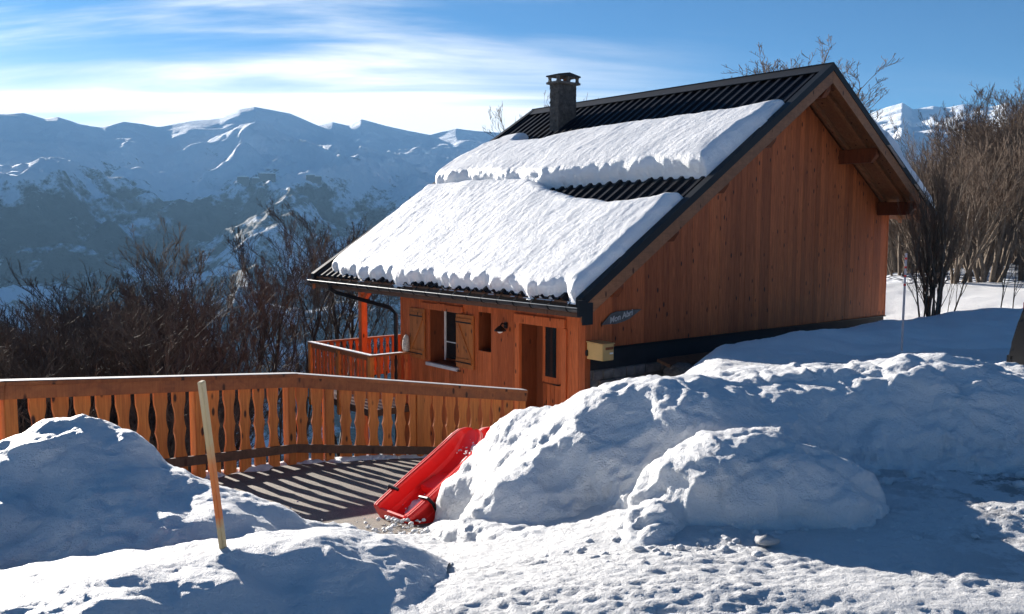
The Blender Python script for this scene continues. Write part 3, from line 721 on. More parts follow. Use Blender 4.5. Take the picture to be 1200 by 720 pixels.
# openings
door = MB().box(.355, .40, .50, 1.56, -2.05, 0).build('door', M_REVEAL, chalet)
MB().box(.348, .354, .98, 1.40, -1.0, .0-.02).build('door_frame', M_CLAD, door)
MB().box(.338, .346, 1.05, 1.32, -.90, -.05).build('door_pane', M_GLASS, door)
MB().box(.33, .354, .86, .97, -2.0, -.02).build('door_stile', M_CLAD, door)
for i in range(4): MB().box(.344, .3545, .99+i*.10, 1.08+i*.10, -1.98, -1.03).build('plank', M_CLAD, door)
MB().tube([(.33, .93, -1.0), (.27, .93, -1.0), (.27, 1.04, -1.0)], .012, 6).build('door_handle', M_IRON, door)
MB().box(-.035, -.004, 1.56, 1.67, -2.05, -.001).build('door_jamb', M_CLAD, chalet)
MB().box(-.035, -.004, .40, .50, -2.05, -.001).build('door_jamb', M_CLAD, chalet)
def lintel(s0, s1, z0, z1, name):
    p = [(s0, z1), (s0, z0+.02), (s0+.04, z0)]
    p += [(s1-.04, z0), (s1, z0+.02), (s1, z1)]
    if name == 'window_lintel': p += [(s0+(s1-s0)*.62, z1), (s0+(s1-s0)*.56, z1+.018), (s0+(s1-s0)*.5, z1+.004), (s0+(s1-s0)*.44, z1+.018), (s0+(s1-s0)*.38, z1)]
    MB().prism(p, 'x', -.05, -.005).build(name, M_CLAD, chalet, bevel=.004)
lintel(.42, 1.69, .002, .155, 'door_lintel'); lintel(3.18, 4.5, .034, .155, 'window_lintel')
win = MB().box(.372, .40, 3.38, 4.31, -.98, .03).build('window', M_DARKIN, chalet)
for a, b in ((3.39, 3.44), (3.82, 3.88), (4.25, 4.30)): MB().box(.335, .3715, a, b, -.97, .02).build('frame', M_WHITE if a > 4 else M_REVEAL, win)
for a, b in ((3.445, 3.815), (3.885, 4.245)):
    MB().box(.35, .360, a, b, -.93, -.02).build('pane', M_GLASS, win)
    MB().box(.338, .3705, a, b, -.97, -.932).build('frame', M_REVEAL, win); MB().box(.338, .3705, a, b, -.018, .02).build('frame', M_REVEAL, win)
MB().box(.335, .349, 3.885, 4.245, -.62, -.60).build('glazing_bar', M_WHITE, win)
MB().box(-.065, .30, 3.33, 4.36, -1.045, -.981).build('window_sill', M_SILL, chalet, bevel=.006)
sw = MB().box(.372, .40, 2.37, 2.75, -.59, .10).build('window', M_DARKIN, chalet)
MB().box(.35, .36, 2.40, 2.72, -.56, .07).build('pane', M_GLASS, sw)
def shutter(s0, s1, flip):
    r = MB().box(-.046, -.024, s0, s1, -.95, .02)
    r = r.build('shutter', M_SHUT, chalet)
    n = 4; w_ = (s1-s0)/n
    for i in range(n): MB().box(-.052, -.0465, s0+i*w_+.002, s0+(i+1)*w_-.002, -.95, .02).build('board', M_SHUT, r)
    for zc_ in (-.10, -.83): MB().box(-.074, -.0525, s0+.02, s1-.02, zc_-.05, zc_+.05).build('batten', M_SHUT, r)
    a, b = (s0+.05, s1-.05) if flip else (s1-.05, s0+.05)
    MB().beam((-.063, a, -.78), (-.063, b, -.15), .02, .06, up=(0, 1, 0)).build('brace', M_SHUT, r)
    for zc_ in (-.14, -.87): MB().box(-.0545, -.020, s0+.03, s1-.01, zc_-.012, zc_+.012).build('strap_hinge', M_IRON, r) if False else MB().box(-.080, -.0745, s0+.03, s1-.03, zc_-.012+.02, zc_+.012+.02).build('strap_hinge', M_IRON, r)
shutter(2.84, 3.36, True); shutter(4.42, 4.93, False)
MB().tube([(-.01, 3.27, -1.03), (-.08, 3.27, -1.03), (-.08, 3.24, -1.0)], .01, 5).build('shutter_catch', M_IRON, chalet)

# balcony (part of the chalet)
BT, BS0, BS1, BZ = -.93, 4.93, 7.45, -.85
floor_b = MB().box(BT+.02, 3.0, BS1-.02, BS1-.0, -2.2, -2.0).box(BT+.0, 0.0, BS0, BS1-.03, -2.05, -1.92).box(0, 3.5, SW+.04, BS1-.03, -2.05, -1.92).build('balcony_floor', M_DARKWOOD, chalet)
def picket_poly(w, h, style=0):
    # half-profile: plain ends, two scallops with a cusp between
    L = []
    for i in range(25):
        u = i/24; hw = w/2
        if style == 0:
            c = 0
            if .18 < u < .46: c = 0.34*abs(math.sin((u-.18)/.28*math.pi))**.8
            if .46 <= u < .74: c = 0.34*abs(math.sin((u-.46)/.28*math.pi))**.8
            hw *= 1-c
        else: hw *= 1-.38*abs(math.sin(u*math.pi*3))**1.2*(1 if .1 < u < .9 else .3)
        L.append((hw, (1-u)*h))
    return [(a, b) for a, b in L]+[(-a, b) for a, b in reversed(L)]
pk_b = MB().prism(picket_poly(.095, .82, 1), 'x', -.012, .012).mesh('baluster', M_CLAD)
pk_c = MB().prism(picket_poly(.095, .82, 1), 'y', -.012, .012).mesh('baluster', M_CLAD)
bal = tag(MB().box(BT-.055, BT+.055, BS0-.055, BS1+.055, BZ-.035, BZ).box(BT+.056, .0, BS0-.055, BS0+.055, BZ-.035, BZ).box(BT+.056, 3.0, BS1-.055, BS1+.055, BZ-.035, BZ).build('balcony_rail', M_RAIL, chalet))
MB().box(BT-.05, BT+.05, BS0-.05, BS1+.05, BZ+.001, BZ+.012).box(BT+.051, -.25, BS0-.05, BS0+.05, BZ+.001, BZ+.008).build('frost_on_rail', M_SNOW, bal)
n = 17
for i in range(n): put('baluster', pk_b, bal, (BT, BS0+.13+(BS1-BS0-.26)*i/(n-1), BZ-.86))
for i in range(5): put('baluster', pk_c, bal, (BT+.17+.155*i, BS0, BZ-.86))
for i in range(22): put('baluster', pk_c, bal, (BT+.17+.155*i, BS1, BZ-.86))
MB().box(BT-.016, BT+.04, BS0, BS1, BZ-.11, BZ-.037).build('under_rail', M_RAIL, bal)
for p_ in ((BT, BS0), (BT, BS1), (BT, (BS0+BS1)/2)): MB().box(p_[0]-.045, p_[0]+.045, p_[1]-.045, p_[1]+.045, -2.2, BZ-.036).build('balcony_post', M_FENCE, bal)
MB().box(-.07, .07, 6.80, 6.94, -4.5, .60).build('roof_post', M_CLAD, chalet, bevel=.006)
MB().box(-.075, .075, SW+.05, SBK-.12, .30, .50).build('eaves_beam', M_CLAD, chalet) if False else None
MB().beam((0, 6.80, .05), (0, 6.25, .52), .08, .10, up=(1, 0, 0)).build('knee_brace', M_CLAD, chalet)

# ---- things fixed to or resting on the chalet
def hpt(t, s, z): p = C0+t*HV+s*HU; return (p[0], p[1], z)
mbx = thing('mailbox', 'beige wall mailbox on the corner of the gable wall', 'mailbox', hpt(.14, -.03, -.42), YAW)
MB().box(-.12, .12, -.33, .015, 0, .25).build('box_body', M_YEL, mbx, bevel=.006)
MB().prism([(-.345, .250), (.02, .258), (.02, .272), (-.345, .262)], 'x', -.13, .13).build('lid', M_YEL, mbx)
MB().box(-.06, .10, -.338, -.3305, .165, .205).build('slot_flap', M_RAIL, mbx)
MB().box(.03, .10, -.338, -.3305, .095, .12).build('name_plate', M_WHITE, mbx)
MB().box(-.15, -.121, -.02, .02, .05, .12).build('wall_bracket', M_IRON, mbx)
sg = thing('name_sign', 'slate name sign with white lettering on the gable planks', 'sign', hpt(.75, -.028, .18), YAW)
pts = [(-.43, -.10), (-.30, -.095), (-.12, -.10), (.06, -.07), (.20, -.03), (.38, .06), (.46, .10), (.30, .105), (.12, .10), (-.10, .095), (-.22, .075), (-.30, .02), (-.40, -.06)]
MB().prism(pts, 'y', -.012, .012).build('sign_board', M_SLATE, sg, bevel=.003)
fc = bpy.data.curves.new('lettering', 'FONT'); fc.body = 'Mon Abri'; fc.size = .135; fc.shear = .3; fc.extrude = .003; fc.offset = .0015; fc.align_x = 'CENTER'; fc.align_y = 'CENTER'
ft = bpy.data.objects.new('lettering_source', fc); COL.objects.link(ft); bpy.context.view_layer.update()
lm_ = bpy.data.meshes.new_from_object(ft.evaluated_get(bpy.context.evaluated_depsgraph_get())); bpy.data.objects.remove(ft); lm_.materials.clear(); lm_.materials.append(M_SILL)
fo = put('lettering', lm_, sg)
fo.rotation_euler = (math.pi/2, math.radians(-12), 0); fo.location = (-.02, -.016, .01)
lamp = thing('wall_lamp', 'small black wall lamp between the small window and the door', 'lamp', hpt(-.01, 1.93, -.14), YAW)
MB().box(-.03, .0, -.03, .03, .02, .12).tube([(-.02, 0, .08), (-.10, 0, .11), (-.14, 0, .06)], .012, 6).build('bracket', M_IRON, lamp)
MB().tube([(-.14, 0, .07), (-.14, 0, .04), (-.14, 0, .0), (-.14, 0, -.02)], [.02, .06, .10, .105], 12).build('lamp_shade', M_IRON, lamp)
MB().tube([(-.14, 0, -.021), (-.14, 0, -.04), (-.14, 0, -.055)], [.05, .045, .02], 10).build('bulb', M_WHITE, lamp)
owl = thing('bird_ornament', 'mottled pale bird ornament standing on the balcony rail end', 'ornament', hpt(-.14, 4.93, BZ+.012), YAW)
MB().tube([(0, 0, 0), (0, 0, .05), (0, 0, .13), (0, 0, .20), (.01, 0, .26), (.015, 0, .30), (.02, 0, .33)], [.05, .07, .075, .065, .055, .045, .015], 12).build('body', M_OWL, owl, smooth=True)
MB().tube([(-.05, 0, .25), (-.085, 0, .235)], [.014, .003], 6).build('beak', M_IRON, owl)
MB().beam((.02, 0, .05), (.11, .0, -.005), .06, .02).build('tail', M_OWL, owl)

# ---- snow lying on the roof
def roof_snow(name, label, poly, T, w, seed, side=1, step=.035, lip=.0, ribs=.0, soft=None):
    poly = np.array(poly, float); t0, s0 = poly.min(0)-.15; t1, s1 = poly.max(0)+.15
    Sg, Tg = np.meshgrid(np.arange(s0, s1, step), np.arange(t0, t1, step*.8))
    jit = .045*fbm(Tg*1.9, Sg*1.9, 0, 3, seed)+.008*fbm(Tg*9, Sg*9, 0, 2, seed+4)
    if lip: jit = jit+lip*(np.cos(Sg*2*math.pi/.464+1.0+1.2*pn(Sg*.9, 3.3))*(.8+.7*pn(Sg*1.7, 8.1))+4.*pn(Sg*1.1, 1.1)+2.2*pn(Sg*3.7, 5.1))*(1-ss(.0, .35, Tg-t0-.15))
    if ribs: jit = jit+ribs*(np.cos(Sg*2*math.pi/.232)+.7*np.sin(Sg*4.3))*ss(t1-.7, t1-.2, Tg)*ss(2.9, 2.4, Sg)*ss(-.2, .3, Sg)
    sd = poly_sd(Tg, Sg, poly)+jit
    ww = w
    u = np.clip(sd/ww, 0, 1); h = T*np.sqrt(np.clip(1-(1-u)**2, 0, 1))
    if soft is not None: h = h*soft(Tg, Sg)
    h = h+ss(0, .25, sd)*(.026*fbm(Tg*.8, Sg*.8, 0, 2, seed+7)+.005*fbm(Tg*1.3, Sg*5, 0, 3, seed+9)+.004*fbm(Tg*7, Sg*9, 0, 3, seed+11))
    h = np.where(sd > 0, h, -.06)
    nx = np.array([-side*.6423, 0, 1.]); nx /= np.linalg.norm(nx); down = np.array([side*1., 0, side*.6423]); down /= np.linalg.norm(down)
    zt_ = 4.492-.6423*np.abs(Tg-5.2017)
    P = np.stack([Tg, Sg, zt_], -1)+nx*(h+.0)[..., None]
    P = P+nx*(.006*fbm(Tg*5, Sg*18, h*10, 3, seed+20)*(h > 0))[..., None]
    # lateral lumps on the rim
    rim = ss(.35, .0, sd)*(h > 0)
    P[..., 0] -= side*rim*.03*(fbm(Tg*3, Sg*3.5, h*6, 2, seed+15, .5)+.2)
    me, _ = grid_mesh(name, P, M_ROOFSNOW, sd > -.03)
    o = put(name, me); tag(o, label, 'roof snow'); o.location = (C0[0], C0[1], 0); o.rotation_euler = (0, 0, YAW); return o
low_poly = [(-.80, -.70), (-.80, 1.2), (-.82, 3.2), (-.80, 5.5), (-.74, 6.85), (-.3, 7.0), (.6, 7.05), (1.3, 7.15), (2.05, 7.20), (2.1, 6), (2.1, 5.), (2.05, 3.6), (1.75, 2.9), (1.55, 2.2), (1.35, 1.5), (1.25, .6), (1.28, .0), (1.42, -.5), (1.38, -.68), (.6, -.74), (-.3, -.73)]
roof_snow('roof_snow', 'lower slab of snow on the sunny roof slope, reaching the eaves', low_poly, .19, .20, 401, lip=.020, ribs=.11)
up_poly = [(1.98, -.70), (2.02, .5), (1.93, 2), (1.86, 3.2), (1.97, 4.2), (2.05, 5.5), (2.05, 7.0), (2.2, 7.25), (2.9, 7.25), (3.5, 7.1), (3.9, 6.6), (3.95, 6.1), (3.55, 5.85), (3.5, 4.9), (3.62, 4.55), (3.75, 4.0), (3.80, 3), (3.82, 1.5), (3.86, .3), (3.98, -.4), (4.02, -.72), (3.2, -.75)]
roof_snow('roof_snow', 'upper slab of snow on the sunny roof slope, below the ridge', up_poly, .31, .22, 431, soft=lambda T_, S_: .55+.45*ss(4.1, 2.5, T_))
roof_snow('roof_snow', 'smooth snow layer on the shaded far roof slope', [(6.2, -.60), (6.2, 7.3), (9.22, 7.3), (9.22, -.84), (7.2, -.84)], .30, .11, 461, side=-1, step=.06)

# ------------------------------------------------------------------ picket fence along the driveway
fence = thing('picket_fence', 'long orange wooden picket fence with dark lower rail along the driveway', 'fence', (FB[0], FB[1], -1.1))
OF = np.array([FB[0], FB[1], -1.1])
F0 = np.array([-5.45, 5.45, .44])                              # fence runs on past the picture edge
A3, B3, E3 = np.array([-4.24, 7.3, .32]), np.array([-2.48, 10.0, -.06]), np.array([.17, 12.0, -.61])     # top of the rail
def rail_board(p, q, w, h, dz, off, name, m):
    d = (q-p); dh = np.array([d[0], d[1], 0]); dh /= np.linalg.norm(dh); nrm = np.array([dh[1], -dh[0], 0])   # towards the camera
    a, b = p+nrm*off-OF+np.array([0, 0, dz]), q+nrm*off-OF+np.array([0, 0, dz])
    return MB().beam(a, b, w, h).build(name, m, fence, bevel=.004)
pk = MB().prism(picket_poly(.146, .97, 0), 'y', -.012, .012).mesh('picket', M_FENCE)
def fence_run(p, q, npk, post_at, drop_top=.11):
    d = q-p; L = np.linalg.norm(d[:2]); ang = math.atan2(d[1], d[0]); dh = np.array([d[0], d[1], 0])/L; nrm = np.array([dh[1], -dh[0], 0])
    rail_board(p-dh*.0, q, .15, .035, -.018, .01, 'hand_rail', M_RAIL)
    rail_board(p, q, .025, .115, -.095, .055, 'rail_board', M_RAIL)
    sn = rail_board(p, q, .13, .006, .003, .01, 'frost_on_rail', M_SILL)
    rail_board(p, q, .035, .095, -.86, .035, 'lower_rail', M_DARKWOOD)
    for i in range(npk):
        u = (i+.5)/npk
        if any(abs(u-x)*L < .085 for x in post_at): continue
        c = p+d*u; o = put('picket', pk, fence, tuple(c-OF+np.array([0, 0, -1.06+random.uniform(-.008, .008)])+nrm*.0)); o.rotation_euler = (0, random.uniform(-.012, .012), ang)
    for x in post_at:
        c = p+d*x-OF-nrm*.02; 
        o = MB().box(-.055, .055, -.05, .05, -1.30, -.04).build('post', M_FENCE, fence, bevel=.006, loc=tuple(c)); o.rotation_euler = (0, 0, ang)
fence_run(F0, A3, 11, (.1,)); fence_run(A3, B3, 16, (.02, .60, .985)); fence_run(B3, E3, 18, (.13, .5, .985))
for bx_, tt in ((0, .60),):
    pass

# ------------------------------------------------------------------ sleds
def sled(name, label, P0, L, Wv, length=.98, width=.50, brakes=True):
    L = np.array(L, float); L /= np.linalg.norm(L); Wv = np.array(Wv, float); Wv -= L*(Wv@L); Wv /= np.linalg.norm(Wv); Nn = np.cross(Wv, L)
    R = Matrix(((Wv[0], L[0], Nn[0]), (Wv[1], L[1], Nn[1]), (Wv[2], L[2], Nn[2]))).to_4x4()
    root = thing(name, label, 'sled'); root.matrix_world = Matrix.Translation(tuple(P0)) @ R
    half = [(.93, -.185), (.97, -.17), (.96, -.10), (1.0, -.085), (1.0, -.02), (.97, .0), (.91, .010), (.875, .010), (.865, -.004), (.825, -.004), (.815, .010), (.775, .010), (.765, -.004), (.73, .0), (.72, .006), (.71, .006), (.69, -.01), (.64, -.10), (.58, -.135), (.22, -.142), (.20, -.132), (0, -.130)]
    sec = [(-x, z) for x, z in half]+[(x, z) for x, z in reversed(half[:-1])]
    st = [(0, .94, 0, 1), (.03, .98, 0, 1), (.12, 1, 0, 1), (.35, 1, 0, 1), (.6, .98, .0, 1), (.75, .96, .004, .95), (.84, .92, .012, .8), (.91, .82, .030, .55), (.96, .66, .045, .35), (.99, .42, .052, .18), (1.0, .12, .053, .10)]
    vs_, fs = [], []
    n = len(sec); w2 = width/2
    for thick in (0, -.009):
        for (u, ws, lift, dp) in st:
            for (x, z) in sec: vs_.append((x*w2*ws, u*length, z*dp+lift+thick+(.0 if thick == 0 or abs(x) < .9 else .0)))
    m_ = len(st)
    for layer in (0, 1):
        o_ = layer*n*m_
        for i in range(m_-1):
            for j in range(n-1): fs.append((o_+i*n+j, o_+i*n+j+1, o_+(i+1)*n+j+1, o_+(i+1)*n+j))
    body = MB().add(vs_, fs); body.v = body.v
    for e in (0, m_-1):                                       # closed ends: the stern panel and the tip
        ring = [(x*w2*st[e][1], st[e][0]*length, z*st[e][3]+st[e][2]) for x, z in sec]
        body.add(ring, [tuple(range(n))])
    o = body.build('hull', M_RED, root, smooth=False)
    MB().prism([(-w2*.60, -.015), (w2*.60, -.015), (w2*.56, -.12), (-w2*.56, -.12)], 'y', -.004, .012).build('stern_panel', M_RED, root)
    MB().hexa([(-.11, .36, -.135), (.11, .36, -.135), (.11, .62, -.138), (-.11, .62, -.138), (-.11, .37, -.075), (.11, .37, -.075), (.11, .56, -.105), (-.11, .56, -.105)]).build('seat', M_RED, root, bevel=.008)
    if brakes:
        for sx in (-1, 1):
            MB().tube([(sx*w2*.55, .20, .01), (sx*w2*.98, .20, .022), (sx*(w2+.035), .20, -.02), (sx*(w2+.045), .19, -.10), (sx*(w2+.075), .25, -.14), (sx*(w2+.08), .36, -.10)][:6 if sx > 0 else 4], .013, 7).build('brake_lever', M_IRON, root)
        b = MB()
        for q in range(2): b.tube([(-.07, .05+.0*q, -.0), (-.07, .05, -.1)], .004, 5)
    return root
sl_o = sled('sled', 'red plastic sled with black brake lever leaning on the snow bank', at(458, 606, 6.60)+np.array([0, 0, .045]), (.62, .60, .46), (.5, -.84, -.10))
sled('sled', 'second red sled almost buried in the bank behind the first one', at(522, 556, 7.1), (.66, .56, .42), (.5, -.84, 0), length=.60, brakes=False)
# loose snow lying in the sled
# crumbs along the edges of the piles
def lump_mesh(name, seed, sub=2):
    bm = bmesh.new(); bmesh.ops.create_icosphere(bm, subdivisions=sub, radius=1)
    for v in bm.verts:
        c = np.array(v.co); f_ = 1+.5*float(pn(c[0]*1.1, c[1]*1.1, c[2]*1.1, seed))+.3*float(pn(c[0]*3, c[1]*3, c[2]*3, seed+1)); v.co = Vector(tuple(c*f_*np.array([1, .85, .72])))
    me = bpy.data.meshes.new(name); bm.to_mesh(me); bm.free(); me.materials.append(M_SNOW); me.polygons.foreach_set('use_smooth', [True]*len(me.polygons)); return me
cr = MB(); lm = [lump_mesh('lump', k_) for k_ in (1, 2, 3)]
lmv = [(np.array([v.co[:] for v in m_.vertices]), [tuple(p.vertices) for p in m_.polygons]) for m_ in [lump_mesh('lump', q_, 1) for q_ in range(4)]]
lmv2 = lump_mesh('lump', 9, 3); lmv2 = (np.array([v.co[:] for v in lmv2.vertices]), [tuple(p.vertices) for p in lmv2.polygons])
sc_ = MB()
for i in range(60):
    u = random.choice([random.uniform(.10, .34), random.uniform(.74, .94)]); x = random.gauss(0, .07) if u < .5 else random.uniform(-.02, .15); r_ = random.uniform(.003, .013)
    zb = -.130 if u < .5 else -.02
    V, Fc = random.choice(lmv); sc_.add(V*r_*np.array([1, 1, .6])+np.array([x, u, zb]), Fc)
for (u, x, zb, sx_, sy_, sz_) in ((.20, .0, -.132, .10, .10, .012), (.80, .12, -.075, .035, .09, .02), (.88, .07, -.05, .06, .05, .016), (.70, .13, -.03, .02, .07, .012)):
    V, Fc = lmv2; sc_.add(V*np.array([sx_, sy_, sz_])+np.array([x, u, zb]), Fc)
sn_ = sc_.build('snow_crumbs', M_SNOW, None, smooth=True); sn_.matrix_world = sl_o.matrix_world.copy(); tag(sn_, 'crumbs of snow lying inside the red sled', 'snow', kind='stuff')
def scatter(n, fx, rmin, rmax):
    for _ in range(n):
        X, Y = fx(); r_ = rmin+(rmax-rmin)*random.random()**3
        V, Fc = random.choice(lmv); a = random.random()*6.28; R_ = np.array([[math.cos(a), -math.sin(a), 0], [math.sin(a), math.cos(a), 0], [0, 0, 1]])
        z_ = float(base_h(X, Y))+.03+.4*r_
        cr.add((V*r_)@R_.T+np.array([X, Y, z_]), Fc)
def along(pts, sd_):
    def g():
        i = random.randrange(len(pts)-1); u = random.random(); p, q = pts[i], pts[i+1]
        return p[0]+(q[0]-p[0])*u+random.gauss(0, sd_), p[1]+(q[1]-p[1])*u+random.gauss(0, sd_)
    return g
scatter(420, along([(-.75, 6.1), (-.5, 5.6), (0, 5.0), (.5, 4.6), (.8, 4.35)], .18), .006, .034)
scatter(420, along([(.8, 4.35), (1.4, 4.3), (2.0, 4.6), (2.6, 5.3), (3.4, 5.9), (4.6, 6.4)], .22), .006, .034)
scatter(60, along([(-.9, 5.8), (-1.5, 6.3), (-2.1, 7.0), (-2.8, 7.5)], .22), .005, .022)
scatter(150, along([(2.2, 5.3), (3.0, 5.7), (4.2, 5.9)], .2), .01, .06)
scatter(70, along([(-.9, 6.3), (-.7, 6.7)], .12), .006, .03)
scatter(500, lambda: (random.uniform(-1, 4), random.uniform(3.2, 4.6)), .006, .022)
cro = cr.build('snow_crumbs', M_SNOW, None, smooth=True); tag(cro, 'crumbs of snow scattered along the foot of the banks', 'snow', kind='stuff')
o = put('snow_lump', lm[0]); p = at(886, 650, 4.45); o.location = (p[0], 4.28, float(base_h(p[0], 4.28))+.075); o.scale = (.055, .05, .04); tag(o, 'single rounded snow lump on the road before the mound', 'snow lump')
o = put('snow_lump', lm[1]); p = at(752, 376+190, 5.0); o.location = (.78, 4.95, .06); o.scale = (.06, .06, .05); tag(o, 'white snow lump half buried in the shaded hollow left of the mound', 'snow lump')

# ------------------------------------------------------------------ stakes
p = at(264, 662, 3.86); q = at(236, 447, 3.72); ax = (q-p); Lk = np.linalg.norm(ax)
st_o = MB().prism([(-.016, -.011), (.016, -.011), (.016, .011), (-.016, .011)], 'z', -.25, Lk).build('snow_stake', M_STAKE, None, bevel=.003, loc=tuple(p))
st_o.rotation_euler = Vector(tuple(ax)).to_track_quat('Z', 'X').to_euler(); tag(st_o, 'leaning wooden snow stake painted orange in the middle', 'stake')
p = at(1056, 425, 11.2); q = at(1062, 297, 11.2); ax = q-p; Lk = np.linalg.norm(ax)
rs = thing('snow_stake', 'thin upright red and white marker pole beyond the bank', 'stake', tuple(p)); rs.rotation_euler = Vector(tuple(ax)).to_track_quat('Z', 'X').to_euler()
MB().tube([(0, 0, -.3), (0, 0, Lk)], .015, 8).build('pole', flat_mat('pale_pole', (.62, .50, .48), .5), rs)
rb_ = MB().tube([(0, 0, 0), (0, 0, .028)], .0165, 8).mesh('red_band', M_RED)
for i in range(4): put('red_band', rb_, rs, (0, 0, Lk-.08-i*.11))

# rubble by the plinth
for i, (t_, s_, z_, sc3, lb) in enumerate([(1.62, -.55, -.72, (.30, .26, .20), 'grey boulder with a snow cap beside the chalet plinth'), (2.1, -.8, -.75, (.26, .22, .22), 'brown rock at the end of the shaded drift'), (1.25, -.75, -.95, (.2, .2, .16), 'small rock below the grey boulder')]):
    o = put('rock', lump_mesh('rock', 60+i, 3)); o.data.materials.clear(); o.data.materials.append(M_STONE if i != 1 else M_DARKWOOD); o.location = hpt(t_, s_, z_); o.scale = sc3; tag(o, lb, 'rock')
pl = MB().beam((-.9, 0, 0), (.9, 0, 0), .28, .05).build('loose_board', M_DARKWOOD, None, loc=hpt(2.3, -.35, -.58)); pl.rotation_euler = (.25, 0, YAW); tag(pl, 'loose board lying against the plinth above the rocks', 'board')

# ------------------------------------------------------------------ parked off-road vehicle (its tail enters the frame on the right)
car = thing('parked_car', 'black parked car whose rounded rear just enters the picture on the right', 'car', (6.215, 6.79, -.02), math.radians(-45))
body_prof = [(-1.84, .30), (-1.94, .38), (-1.96, .46), (-1.95, .60), (-1.89, .86), (-1.84, 1.0), (-1.60, 1.36), (-1.35, 1.47), (-.4, 1.50), (.35, 1.42), (1.05, .98), (1.85, .82), (2.05, .62), (2.05, .32), (1.7, .24), (-1.6, .24)]
def loft_car(parts, name, m):
    mb_ = MB()
    for (w0, w1) in parts: mb_.prism(body_prof, 'y', w0, w1)
    return mb_.build(name, m, car, bevel=.04)
loft_car([(-.80, .80)], 'body', M_CARP)
for sy in (-1, 1):
    MB().prism([(-1.45, 1.02), (-1.28, 1.36), (-.45, 1.40), (-.45, 1.0)], 'y', sy*.795, sy*.812).build('side_window', M_GLASS, car)
    MB().prism([(-.38, 1.0), (-.38, 1.40), (.30, 1.34), (.85, 1.0)], 'y', sy*.795, sy*.812).build('side_window', M_GLASS, car)
    MB().box(-1.885, -1.84, sy*.60-.09, sy*.60+.09, .90, .985).build('tail_light', M_TAIL, car)
MB().box(-1.985, -1.80, -.76, .76, .36, .56).build('bumper', M_TYRE, car, bevel=.04)
def wheel(x, y, z, ax, name, r=.36, w_=.24):
    mb_ = MB(); pr = [(-w_/2, r*.80), (-w_/2*.98, r*.93), (-w_/2*.75, r), (w_/2*.75, r), (w_/2*.98, r*.93), (w_/2, r*.80)]
    n = 28; vs_ = []
    for i in range(n):
        a = 2*math.pi*i/n
        for (u, rr) in [(-w_/2*.8, r*.55)]+pr+[(w_/2*.8, r*.55)]:
            vs_.append((u, rr*math.cos(a), rr*math.sin(a)) if ax == 'x' else (rr*math.cos(a), u, rr*math.sin(a)))
    K = 8; mb_.add(vs_, [(i*K+j, i*K+j+1, ((i+1) % n)*K+j+1, ((i+1) % n)*K+j) for i in range(n) for j in range(K-1)])
    for i in range(n):                                        # tread blocks
        a = 2*math.pi*(i+.5)/n
        for u in (-.07, 0, .07):
            c = (u, (r+.004)*math.cos(a), (r+.004)*math.sin(a)) if ax == 'x' else ((r+.004)*math.cos(a), u, (r+.004)*math.sin(a))
            mb_.box(c[0]-.022, c[0]+.022, c[1]-.022, c[1]+.022, c[2]-.022, c[2]+.022)
    t_ = mb_.build('tyre', M_TYRE, None, smooth=False); t_.name = name; t_.parent = car; t_.location = (x, y, z)
    q = (1, 0, 0) if ax == 'x' else (0, 1, 0); q = np.array(q)*w_*.42
    MB().tube([-q, q], r*.56, 20).build('rim', M_GUT, t_)
for sx in (-1.25, 1.3):
    for sy in (-.72, .72): wheel(sx, sy, .32, 'y', 'wheel', .32, .20)

